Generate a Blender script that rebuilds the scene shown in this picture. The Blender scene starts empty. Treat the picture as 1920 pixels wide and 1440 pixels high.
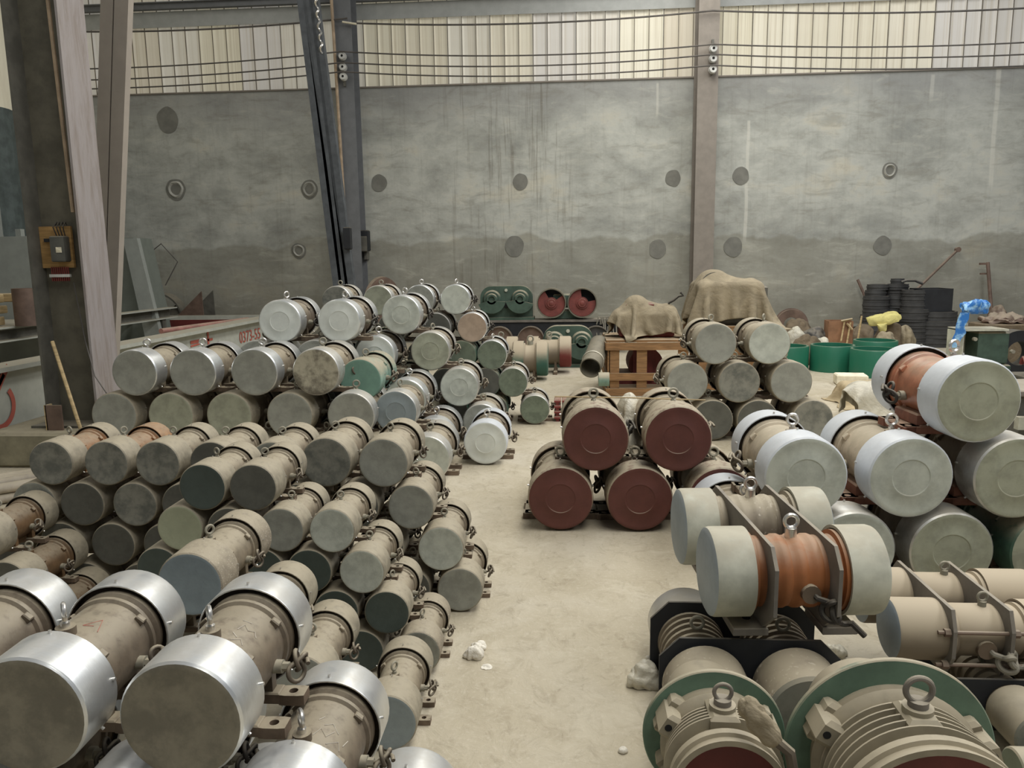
import bpy, math, random
from mathutils import Vector, Matrix
R_ = random.Random(7)
SC = bpy.context.scene
COL = SC.collection
PI = math.pi

# ---------------------------------------------------------------- camera, world, light, exposure
FPX = 1433.0
CAMH = 2.0
RX = Vector((0.9974120626709743, 0.0027678309848095353, 0.0718436938782523))
RY = Vector((0.0704905667884703, 0.15903408738693603, -0.9847533899626062))
RZ = Vector((-0.014151227235568987, 0.9872692126064926, 0.1584274111607059))
cam = bpy.data.objects.new('camera', bpy.data.cameras.new('camera'))
COL.objects.link(cam)
rot = Matrix((RX, RY, RZ))
cam.matrix_world = Matrix.Translation((0, 0, CAMH)) @ rot.to_4x4()
cam.data.sensor_width = 36
cam.data.lens = 36 * FPX / 1920
cam.data.clip_end = 200
SC.camera = cam

w = bpy.data.worlds.new('world'); SC.world = w; w.use_nodes = True
bg = w.node_tree.nodes['Background']
bg.inputs[0].default_value = (0.88, 0.94, 1.0, 1)
bg.inputs[1].default_value = 0.17

def area(name, loc, size, power, col, rot_=(0, 0, 0)):
    l = bpy.data.lights.new(name, 'AREA'); l.shape = 'RECTANGLE'
    l.size, l.size_y = size; l.energy = power; l.color = col
    o = bpy.data.objects.new(name, l); COL.objects.link(o)
    o.location = loc; o.rotation_euler = rot_
    return o
area('roof_skylight_aisle', (2.3, 7.5, 9.5), (3.0, 20), 1330, (1.0, 0.98, 0.93))
area('roof_skylight_right', (8.5, 7.5, 9.5), (2.5, 20), 830, (0.97, 0.98, 1.0), (0, math.radians(20), 0))
area('roof_skylight_left', (-7.5, 9.0, 9.5), (2.0, 16), 190, (1.0, 0.95, 0.86))
SC.view_settings.view_transform = 'Standard'
SC.view_settings.look = 'None'
SC.view_settings.gamma = 1.0
SC.view_settings.use_curve_mapping = False
SC.view_settings.exposure = 0.0

# ---------------------------------------------------------------- helpers
def ray(px, py):
    v = Vector((px - 960, 720 - py, -FPX))
    return Vector((RX.dot(v), RY.dot(v), RZ.dot(v)))
def hy(px, py, Y):
    r = ray(px, py); return Vector((0, 0, CAMH)) + r * (Y / r.y)
def hz(px, py, z):
    r = ray(px, py); return Vector((0, 0, CAMH)) + r * ((z - CAMH) / r.z)

class M:
    """collects shapes into one mesh"""
    def __init__(s): s.v = []; s.f = []; s.m = []
    def add(s, vs, fs, mi=0):
        b = len(s.v); s.v += [tuple(v) for v in vs]
        s.f += [tuple(b + i for i in f) for f in fs]; s.m += [mi] * len(fs)
        return s
    def box(s, c, d, rz=0, mi=0, rot=None, bev=0.0):
        x, y, z = d[0] / 2, d[1] / 2, d[2] / 2
        mt = rot if rot is not None else Matrix.Rotation(rz, 3, 'Z')
        c = Vector(c)
        if bev <= 0:
            vs = [c + mt @ Vector((a, b, e)) for a in (-x, x) for b in (-y, y) for e in (-z, z)]
            return s.add(vs, [(0, 1, 3, 2), (4, 6, 7, 5), (0, 4, 5, 1), (2, 3, 7, 6), (0, 2, 6, 4), (1, 5, 7, 3)], mi)
        b = min(bev, x * .45, y * .45, z * .45)
        vs = []
        for (hx, hyy, zz) in ((x - b, y - b, -z), (x, y, -z + b), (x, y, z - b), (x - b, y - b, z)):
            vs += [c + mt @ Vector((sx * hx, sy * hyy, zz)) for sx, sy in ((-1, -1), (1, -1), (1, 1), (-1, 1))]
        fs = [(3, 2, 1, 0), (12, 13, 14, 15)]
        for k in range(3):
            for i in range(4):
                j = (i + 1) % 4
                fs.append((4 * k + i, 4 * k + j, 4 * k + 4 + j, 4 * k + 4 + i))
        return s.add(vs, fs, mi)
    def lathe(s, prof, n=40, mi=0, mat=None, mis=None):
        """profile [(axial y, radius)], revolved about local Y"""
        vs = []; fs = []; ms = []
        mat = mat or Matrix.Identity(4)
        rings = []
        for (a, r) in prof:
            if r < 1e-6:
                rings.append([len(vs)]); vs.append(mat @ Vector((0, a, 0)))
            else:
                rings.append(list(range(len(vs), len(vs) + n)))
                for i in range(n):
                    t = 2 * PI * i / n
                    vs.append(mat @ Vector((r * math.cos(t), a, r * math.sin(t))))
        b = len(s.v); s.v += [tuple(v) for v in vs]
        for k in range(len(prof) - 1):
            A, B = rings[k], rings[k + 1]
            m_ = mis[k] if mis else mi
            for i in range(n):
                j = (i + 1) % n
                if len(A) == 1 and len(B) == 1: continue
                if len(A) == 1: f = (A[0], B[j], B[i])
                elif len(B) == 1: f = (A[i], A[j], B[0])
                else: f = (A[i], A[j], B[j], B[i])
                s.f.append(tuple(b + q for q in f)); s.m.append(m_)
        return s
    def cyl(s, p0, p1, r, n=16, mi=0, r1=None):
        p0, p1 = Vector(p0), Vector(p1); r1 = r if r1 is None else r1
        L = (p1 - p0).length
        q = (p1 - p0).to_track_quat('Y', 'Z').to_matrix().to_4x4()
        return s.lathe([(0, 0), (0, r), (L, r1), (L, 0)], n, mi, Matrix.Translation(p0) @ q)
    def ring(s, p0, p1, ro, ri, n=32, mi=0):
        p0, p1 = Vector(p0), Vector(p1); L = (p1 - p0).length
        q = (p1 - p0).to_track_quat('Y', 'Z').to_matrix().to_4x4()
        return s.lathe([(0, ri), (0, ro), (L, ro), (L, ri), (0, ri)], n, mi, Matrix.Translation(p0) @ q)
    def tube(s, pts, r, n=8, mi=0, closed=False):
        pts = [Vector(p) for p in pts]; N = len(pts)
        up = Vector((0.13, 0.21, 1)).normalized(); vs = []
        for i in range(N):
            a = pts[(i - 1) % N if closed else max(i - 1, 0)]; c = pts[(i + 1) % N if closed else min(i + 1, N - 1)]
            t = (c - a).normalized()
            x = t.cross(up)
            if x.length < .05: x = t.cross(Vector((1, 0, 0)))
            x.normalize(); y = t.cross(x); up = -y if y.dot(up) < 0 else y
            up = x.cross(t).normalized()
            rr = r[i] if isinstance(r, (list, tuple)) else r
            for k in range(n):
                g = 2 * PI * k / n
                vs.append(pts[i] + (x * math.cos(g) + up * math.sin(g)) * rr)
        fs = []
        for i in range(N if closed else N - 1):
            j = (i + 1) % N
            for k in range(n):
                l = (k + 1) % n
                fs.append((i * n + k, i * n + l, j * n + l, j * n + k))
        if not closed:
            fs.append(tuple(range(n - 1, -1, -1))); fs.append(tuple((N - 1) * n + k for k in range(n)))
        return s.add(vs, fs, mi)
    def prism(s, poly, d0, d1, axis='Y', mi=0):
        """poly of (u,v) extruded: axis Y -> (u,Y,v); axis X -> (X,u,v); axis Z -> (u,v,Z)"""
        f = {'Y': lambda u, v, d: (u, d, v), 'X': lambda u, v, d: (d, u, v), 'Z': lambda u, v, d: (u, v, d)}[axis]
        n = len(poly)
        vs = [f(u, v, d0) for u, v in poly] + [f(u, v, d1) for u, v in poly]
        fs = [tuple(range(n)), tuple(range(2 * n - 1, n - 1, -1))] + [(i, i + n, (i + 1) % n + n, (i + 1) % n) for i in range(n)]
        return s.add(vs, fs, mi)
    def mesh(s, name, smooth=35):
        me = bpy.data.meshes.new(name); me.from_pydata(s.v, [], s.f)
        me.polygons.foreach_set('material_index', s.m)
        me.update()
        import bmesh
        bm = bmesh.new(); bm.from_mesh(me); bmesh.ops.recalc_face_normals(bm, faces=bm.faces); bm.to_mesh(me); bm.free()
        if smooth:
            me.shade_smooth(); me.set_sharp_from_angle(angle=math.radians(smooth))
        return me

def put(name, me, mats, parent=None, loc=(0, 0, 0), rot=(0, 0, 0), smooth=35, label=None, kind=None):
    if isinstance(me, M): me = me.mesh(name, smooth)
    o = bpy.data.objects.new(name, me); COL.objects.link(o)
    if not isinstance(mats, (list, tuple)): mats = [mats]
    if len(me.materials) == 0:
        for m_ in mats: me.materials.append(m_)
    else:
        for i, m_ in enumerate(mats):
            o.material_slots[i].link = 'OBJECT'; o.material_slots[i].material = m_
    o.location = loc; o.rotation_euler = rot
    if parent: o.parent = parent
    if label: o['label'] = label
    if kind: o['kind'] = kind
    return o
def thing(name, label, cat, loc=(0, 0, 0), rz=0, group=None, scale=1, rot=None):
    o = bpy.data.objects.new(name, None); COL.objects.link(o); o.empty_display_size = .1
    o.location = loc; o.rotation_euler = rot or (0, 0, rz); o.scale = (scale,) * 3
    o['label'] = label; o['category'] = cat
    if group: o['group'] = group
    return o
def tag(o, label, cat, group=None, kind=None):
    o['label'] = label; o['category'] = cat
    if group: o['group'] = group
    if kind: o['kind'] = kind
    return o
def struct(name, me, mats, parent=None, smooth=None, **k):
    o = put(name, me, mats, parent, smooth=smooth, **k)
    if not parent: o['kind'] = 'structure'
    return o

# ---------------------------------------------------------------- materials
def srgb(r, g, b):
    f = lambda c: ((c / 255 + .055) / 1.055) ** 2.4 if c > 10 else c / 255 / 12.92
    return (f(r), f(g), f(b), 1)
class NT:
    def __init__(s, name):
        s.m = bpy.data.materials.new(name); s.m.use_nodes = True; s.t = s.m.node_tree
        s.b = s.t.nodes['Principled BSDF']; s.out = s.t.nodes['Material Output']
    def n(s, typ, **k):
        nd = s.t.nodes.new(typ)
        for a, v in k.items(): setattr(nd, a, v)
        return nd
    def l(s, a, b): s.t.links.new(a, b)
    def coord(s, scale=(1, 1, 1), kind='Object', rnd=True):
        c = s.n('ShaderNodeTexCoord'); mp = s.n('ShaderNodeMapping'); mp.inputs['Scale'].default_value = scale
        s.l(c.outputs[kind], mp.inputs['Vector'])
        if rnd:
            oi = s.n('ShaderNodeObjectInfo'); mm = s.n('ShaderNodeMath', operation='MULTIPLY'); mm.inputs[1].default_value = 37.0
            s.l(oi.outputs['Random'], mm.inputs[0]); s.l(mm.outputs[0], mp.inputs['Location'])
        return mp.outputs[0]
    def noise(s, vec, scale, detail=4, rough=.55, dist=0):
        nd = s.n('ShaderNodeTexNoise'); nd.inputs['Scale'].default_value = scale; nd.inputs['Detail'].default_value = detail
        nd.inputs['Roughness'].default_value = rough; nd.inputs['Distortion'].default_value = dist
        s.l(vec, nd.inputs['Vector']); return nd.outputs['Fac']
    def ramp(s, fac, stops):
        r = s.n('ShaderNodeValToRGB')
        while len(r.color_ramp.elements) < len(stops): r.color_ramp.elements.new(.5)
        for e, (p, c) in zip(r.color_ramp.elements, stops):
            e.position = p; e.color = c if len(c) == 4 else (*c, 1)
        s.l(fac, r.inputs[0]); return r.outputs[0]
    def mix(s, fac, a, b, mode='MIX'):
        m_ = s.n('ShaderNodeMix', data_type='RGBA', blend_type=mode)
        for sock, v in ((0, fac), (6, a), (7, b)):
            if hasattr(v, 'links') or hasattr(v, 'is_linked'): s.l(v, m_.inputs[sock])
            else: m_.inputs[sock].default_value = v
        return m_.outputs[2]
    def math(s, op, a, b=0, clamp=False):
        m_ = s.n('ShaderNodeMath', operation=op, use_clamp=clamp)
        for i, v in enumerate((a, b)):
            if hasattr(v, 'is_linked'): s.l(v, m_.inputs[i])
            else: m_.inputs[i].default_value = v
        return m_.outputs[0]
    def smooth(s, v, a, b):
        m_ = s.n('ShaderNodeMapRange', interpolation_type='SMOOTHSTEP'); s.l(v, m_.inputs[0])
        m_.inputs[1].default_value = a; m_.inputs[2].default_value = b; return m_.outputs[0]
    def bump(s, h, strength, dist=.01):
        b = s.n('ShaderNodeBump'); b.inputs['Strength'].default_value = strength; b.inputs['Distance'].default_value = dist
        s.l(h, b.inputs['Height']); s.l(b.outputs[0], s.b.inputs['Normal'])
    def base(s, c, rough=.7, metal=0.0):
        if hasattr(c, 'is_linked'): s.l(c, s.b.inputs['Base Color'])
        else: s.b.inputs['Base Color'].default_value = c
        s.b.inputs['Roughness'].default_value = rough; s.b.inputs['Metallic'].default_value = metal
        return s.m
def scl(c, k): return (min(c[0] * k, 1), min(c[1] * k, 1), min(c[2] * k, 1), 1)
DUST = srgb(170, 159, 136)
def dusty(name, c, dust=.8, rough=.65, var=.25, metal=0., spots=0., nsc=5, lo=.15, hi=.85, dc=DUST):
    """painted metal with settled dust on faces that look up"""
    t = NT(name); v = t.coord((1, 1, 1)); nf = t.noise(v, nsc, 5, .6)
    col = t.mix(t.smooth(nf, .3, .7), scl(c, 1 - var), scl(c, 1 + var * .7))
    if spots:
        n2 = t.noise(v, 42, 2, .5); col = t.mix(t.math('MULTIPLY', t.smooth(n2, .62, .68), spots), col, srgb(205, 195, 178))
    g = t.n('ShaderNodeNewGeometry'); sp = t.n('ShaderNodeSeparateXYZ'); t.l(g.outputs['Normal'], sp.inputs[0])
    up = t.smooth(sp.outputs[2], lo, hi); n3 = t.noise(v, 9, 4, .6)
    fac = t.math('MULTIPLY', t.math('MULTIPLY', up, t.smooth(n3, .15, .55)), dust)
    col = t.mix(fac, col, dc)
    t.bump(nf, .12, .02)
    if metal:
        ml = t.math('MULTIPLY', t.math('SUBTRACT', 1.0, fac), metal); t.l(ml, t.b.inputs['Metallic'])
        m_ = t.base(col, rough, 0); return m_
    return t.base(col, rough, metal)
def facemat(name, c, blot=.18, rough=.6, dark=None):
    t = NT(name); v = t.coord((1, 1, 1)); n1 = t.noise(v, 3.6, 6, .66, .15); n2 = t.noise(v, 16, 3, .6)
    col = t.mix(t.smooth(n1, .35, .68), scl(c, 1 + blot * .5), scl(dark or c, 1 - blot))
    col = t.mix(t.math('MULTIPLY', t.smooth(n2, .66, .76), .2), col, scl(c, .62))
    g = t.n('ShaderNodeNewGeometry'); sp = t.n('ShaderNodeSeparateXYZ'); t.l(g.outputs['Normal'], sp.inputs[0])
    col = t.mix(t.math('MULTIPLY', t.smooth(sp.outputs[2], .2, .8), .8), col, DUST)
    t.bump(n1, .1, .02)
    return t.base(col, rough)
def brushed(name, c=(.78, .80, .80, 1), rough=.36, dirt=.35):
    t = NT(name); v = t.coord((1, 1, 1)); vb = t.coord((1, 26, 1)); n0 = t.noise(vb, 5, 3, .6)
    n1 = t.noise(v, 3, 4, .6)
    col = t.mix(t.math('MULTIPLY', t.smooth(n1, .4, .75), dirt), c, srgb(150, 142, 128))
    col = t.mix(t.math('MULTIPLY', t.smooth(n0, .4, .6), .18), col, scl(c, .7))
    t.bump(n0, .05, .01)
    rr = t.math('ADD', t.math('MULTIPLY', n1, .3), rough - .15); t.l(rr, t.b.inputs['Roughness'])
    g = t.n('ShaderNodeNewGeometry'); sp = t.n('ShaderNodeSeparateXYZ'); t.l(g.outputs['Normal'], sp.inputs[0])
    fac = t.math('MULTIPLY', t.math('MULTIPLY', t.smooth(sp.outputs[2], .35, .95), t.smooth(n1, .2, .6)), dirt * 1.3)
    col = t.mix(fac, col, srgb(178, 172, 158)); m_ = t.base(col, rough, .82)
    t.l(t.math('MULTIPLY', t.math('SUBTRACT', 1.0, fac), .82), t.b.inputs['Metallic']); t.l(rr, t.b.inputs['Roughness']); return m_

MT = {}
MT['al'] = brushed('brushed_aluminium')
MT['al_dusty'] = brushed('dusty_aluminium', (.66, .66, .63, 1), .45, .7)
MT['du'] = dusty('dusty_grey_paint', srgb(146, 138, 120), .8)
MT['dus'] = dusty('speckled_dusty_paint', srgb(140, 130, 113), .8, spots=.8)
MT['brown'] = dusty('brown_primer', srgb(106, 94, 79), .65, rough=.55)
MT['bodyd'] = dusty('dusty_body_paint', srgb(128, 116, 97), .85)
MT['bodyp'] = dusty('pale_body_paint', srgb(186, 172, 150), .8)
MT['bodyo'] = dusty('orange_primer', srgb(140, 98, 62), .55)
MT['bodyb'] = dusty('dark_brown_body', srgb(104, 80, 54), .5)
MT['og'] = dusty('orange_rust_cap', srgb(158, 116, 78), .45)
MT['gn'] = dusty('green_paint', srgb(124, 152, 138), .95, lo=-.1, hi=.6)
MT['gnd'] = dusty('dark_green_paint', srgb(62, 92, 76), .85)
MT['rd'] = dusty('red_primer', srgb(96, 60, 50), .95, lo=-.45, hi=.25)
MT['wh'] = dusty('bluish_white_paint', srgb(206, 211, 216), .15, rough=.42, var=.05)
MT['bodyr'] = dusty('terracotta_body', srgb(172, 112, 84), .5, rough=.4)
MT['pale'] = facemat('pale_grey_face', srgb(188, 192, 180))
MT['white'] = facemat('white_grey_face', srgb(218, 222, 214), .08)
MT['grey'] = facemat('grey_face', srgb(150, 151, 141))
MT['mid'] = facemat('worn_grey_face', srgb(134, 133, 122), .2, dark=srgb(112, 114, 106))
MT['dustf'] = facemat('brown_grey_dusty_face', srgb(136, 130, 113), .14, dark=srgb(122, 117, 102))
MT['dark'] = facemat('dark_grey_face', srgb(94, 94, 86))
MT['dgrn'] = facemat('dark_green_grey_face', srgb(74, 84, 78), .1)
MT['blgy'] = facemat('blue_grey_face', srgb(136, 146, 148), .1)
MT['cream'] = facemat('cream_green_face', srgb(172, 176, 148), .08)
MT['green'] = facemat('worn_green_face', srgb(112, 122, 104), .25)
MT['rust'] = facemat('tan_rusty_face', srgb(172, 152, 132), .15)
MT['red'] = facemat('dark_red_face', srgb(96, 54, 46), .12)
MT['aqua'] = facemat('aqua_green_face', srgb(120, 156, 140), .1)
MT['stain'] = facemat('stained_face', srgb(172, 166, 146), .3, dark=srgb(122, 115, 99))
MT['olive'] = facemat('olive_grey_face', srgb(160, 162, 142), .2)
MT['inner'] = dusty('brown_flange', srgb(78, 66, 52), .15)
MT['foot'] = dusty('cast_foot', srgb(112, 96, 80), .8)
MT['footr'] = dusty('red_cast_foot', srgb(140, 92, 74), .5)
MT['steel'] = NT('bright_steel').base((.72, .70, .66, 1), .32, .9)
MT['rubber'] = dusty('cable_rubber', srgb(92, 82, 70), .7)
MT['dkrub'] = dusty('black_cable', srgb(52, 48, 44), .3)
MT['hole'] = NT('bolt_hole_dark').base((.01, .01, .01, 1), .9)
MT['gland'] = dusty('pale_gland', srgb(150, 146, 130), .6)

# ---------------------------------------------------------------- the vibrator motors (unit diameter, front cap looks to -Y)
def motor_meshes(c1, gap, c2, tag_, rb=.39, emb=0, n=44):
    """c1 front cap length, gap visible barrel, c2 rear cap length"""
    d = {}
    zc = .52; T = Matrix.Translation((0, 0, zc))
    y1 = c1; y2 = c1 + gap; y3 = y2 + c2
    p = [(.0, 0)]
    if emb: p += [(.0, .215), (-.006, .225), (-.006, .238), (.0, .25)]
    p += [(0, .43), (-.004, .452), (.001, .478), (.022, .496), (.05, .5)]
    nf = len(p) - 3
    p += [(y1 - .006, .5), (y1, .496), (y1, .47), (y1 - .05, .465), (y1 - .05, .3)]
    m = M(); m.lathe(p, n, 0, T, mis=[1] * nf + [0] * (len(p) - 1 - nf)); d['front'] = m.mesh('front_cap_' + tag_, 30)
    m = M(); m.lathe([(y2 + .13, .3), (y2 + .13, .478), (y2 + .01, .482), (y2, .484), (y2, .496), (y2 + .006, .5), (y3 - .05, .5), (y3 - .015, .49), (y3, .46), (y3, 0)], n, 0, T, mis=[1, 1, 1, 0, 0, 0, 0, 0, 0])
    d['rear'] = m.mesh('rear_cap_' + tag_, 30)
    m = M(); m.lathe([(y1 - .055, 0), (y1 - .055, .45), (y1 - .012, .455), (y1 - .012, .42), (y1 + .05, .41), (y1 + .055, rb), (y2 - .14, rb), (y2 - .12, rb + .03), (y2 - .085, rb + .035), (y2 - .07, rb + .005),
                      (y2 - .045, rb + .008), (y2 - .02, .432), (y2 + .03, .435), (y2 + .035, .41), (y2 + .125, .405), (y2 + .125, 0)], n, 0, T)
    m.cyl((0, y1 + .16, zc + rb - .04), (0, y1 + .16, zc + rb + .065), .082, 20)
    # saddle joining the barrel to the feet
    for yy in (y1 + .2, y2 - .2):
        m.box((0, yy, .17), (.6, .1, .3), bev=.01)
    m.box((0, (y1 + y2) / 2, .2), (.34, gap * .5, .26))
    # lugs on the barrel
    for sx in (-1, 1):
        for yy in (y1 + .1, y2 - .16):
            m.box((sx * .33, yy, zc + .23), (.09, .07, .06), rot=Matrix.Rotation(sx * .7, 3, 'Y'), bev=.01)
    d['body'] = m.mesh('body_' + tag_, 35)
    fts = {}
    for k, yy in enumerate((y1 + .2, y2 - .2)):
        m = M()
        for sx in (-1, 1):
            # foot pad with a bolt hole (a ring of quads round the hole)
            cx, hw, hd, t = sx * .48, .12, .09, .1
            rr = .042; N = 16; top = []; bot = []; ot = []; ob = []
            for i in range(N):
                a = 2 * PI * (i + .5) / N; ca, sa = math.cos(a), math.sin(a)
                q = min(hw / abs(ca), hd / abs(sa)); 
                top.append((cx + rr * ca, yy + rr * sa, t)); ot.append((cx + q * ca, yy + q * sa, t))
                bot.append((cx + rr * ca, yy + rr * sa, 0)); ob.append((cx + q * ca, yy + q * sa, 0))
            vs = top + ot + bot + ob; fs = []
            for i in range(N):
                j = (i + 1) % N
                fs += [(i, j, N + j, N + i), (2 * N + j, 2 * N + i, 3 * N + i, 3 * N + j), (N + i, N + j, 3 * N + j, 3 * N + i), (j, i, 2 * N + i, 2 * N + j)]
            m.add(vs, fs)
        m.box((0, yy, .06), (.74, .17, .11), bev=.012)
        d['foot%d' % k] = m.mesh('foot_' + tag_, 25)
    m = M(); m.box((0, (y1 + y2) / 2, .05), (1.16, gap - .22, .1), bev=.012); m.box((0, (y1 + y2) / 2, .17), (.8, gap - .3, .16), bev=.02)
    d['plate'] = m.mesh('base_plate_' + tag_, 25)
    m = M()
    # eyebolt: shank, collar, ring
    y = 0; r0 = .052
    m.cyl((0, 0, 0), (0, 0, .035), .03, 12); m.cyl((0, 0, .03), (0, 0, .06), .017, 10)
    m.tube([(r0 * math.cos(a), 0, .055 + r0 + r0 * math.sin(a)) for a in [2 * PI * i / 20 for i in range(20)]], .0155, 8, closed=True)
    d['eye'] = m.mesh('eyebolt_' + tag_, 40)
    m = M()
    for yy in (y1 - .045, y2 + .07):
        for a in (90, 10, 170, -45, 225):
            ca, sa = math.cos(math.radians(a)), math.sin(math.radians(a))
            m.cyl((.49 * ca, yy, zc + .49 * sa), (.525 * ca, yy, zc + .525 * sa), .014, 8)
    d['screw'] = m.mesh('screws_' + tag_, 40)
    # cable gland and knotted cable, right hand flank (0-2) or left hand flank (3-5)
    for v in range(6):
        sx = 1 if v < 3 else -1; g = M(); vv = v % 3
        zz = zc - .1; gx = rb + .01; gy = y2 - .34
        F = lambda p: Vector((p[0] * sx, p[1], p[2]))
        g.cyl(F((gx - .08, gy, zz)), F((gx + .05, gy, zz)), .062, 14); g.cyl(F((gx + .04, gy, zz)), F((gx + .11, gy, zz)), .043, 6)
        d['gland%d' % v] = g.mesh('gland_' + tag_, 30)
        k = M(); N = 64; c0 = Vector((gx + .19, gy - .05, zz + .05)); pts = [Vector((gx + .1, gy, zz)), Vector((gx + .14, gy - .02, zz + .01))]
        for i in range(N):
            a = i / N * 2 * PI
            # trefoil like knot, tilted
            r_ = .075 + .035 * math.cos(3 * a + vv); q = 2 * a + .6 * vv
            u, w_, s_ = r_ * math.cos(q), r_ * 1.25 * math.sin(q), .035 * math.sin(3 * a)
            pts.append(c0 + Vector((.02 + s_ + .25 * u, u - .03 * math.sin(a), w_)))
        pts += [pts[-1] + Vector((.03, -.03, .04)), pts[-1] + Vector((.06, -.08, .06 - .04 * vv)), pts[-1] + Vector((.08, -.13, .05 - .06 * vv))]
        k.tube([F(p) for p in pts], .021, 7); d['cable%d' % v] = k.mesh('cable_' + tag_, 60)
    d['y'] = (y1, y2, y3, zc, rb)
    return d
MOT = {}
MOT['mid'] = motor_meshes(.45, .90, .42, 'mid')
MOT['ring'] = motor_meshes(.45, .90, .42, 'ring', emb=1)
MOT['small'] = motor_meshes(.62, .95, .50, 'small', rb=.38, n=40)

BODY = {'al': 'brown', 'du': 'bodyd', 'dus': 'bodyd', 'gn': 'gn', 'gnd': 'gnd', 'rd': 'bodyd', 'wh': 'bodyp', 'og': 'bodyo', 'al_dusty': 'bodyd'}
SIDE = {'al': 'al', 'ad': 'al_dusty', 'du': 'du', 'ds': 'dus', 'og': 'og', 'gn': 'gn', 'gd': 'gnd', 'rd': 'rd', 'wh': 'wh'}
NMOT = [0]
def motor(px, py, L, D, Y, typ, side, face, label, group, body=None, rear=None, yaw=None, cable=1, side_c=1, foot='foot', z0=None, X=None, name='vibrator_motor'):
    """px,py: centre of the front cap in the photograph, L: layer in the pile"""
    rr = random.Random(int(px * 7 + py * 13)); NMOT[0] += 1
    zb = .93 * D * L if z0 is None else z0
    if X is None: X = hy(px, py, Y).x
    d = MOT[typ]; y1, y2, y3, zc, rb = d['y']
    a = math.radians(rr.uniform(-1.2, 1.2) + 1.5) if yaw is None else math.radians(yaw)
    t = thing(name, label, 'motor', (X, Y, zb), a, group, D)
    s = SIDE[side]; b = body or BODY.get(s, 'bodyd')
    put('front_cap', d['front'], [MT[s], MT[face]], t)
    put('rear_cap', d['rear'], [MT[SIDE[rear]] if rear else MT[s], MT['inner']], t)
    put('body', d['body'], MT[b], t)
    for k in (0, 1): put('mounting_foot', d['foot%d' % k], MT[foot], t)
    if D > .47 and typ == 'ring': put('base_plate', d['plate'], MT[foot], t)
    put('eyebolt', d['eye'], MT['steel'] if side in ('al', 'wh') else MT['gland'], t, (0, y1 + .16, zc + rb + .06), (0, 0, -1.0 if D == .34 else rr.choice([0, .3, 1.0, .5, -.4]))).scale = (1.3,) * 3
    put('cap_screws', d['screw'], MT['steel'], t)['kind'] = 'stuff'
    if cable:
        v = rr.randrange(3) + (0 if side_c > 0 else 3)
        g = put('cable_gland', d['gland%d' % v], MT['gland'], t)
        c = put('knotted_cable', d['cable%d' % v], MT['dkrub' if (s in ('al',) and rr.random() < .6) or cable == 2 else 'rubber'], g)
    return t
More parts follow.
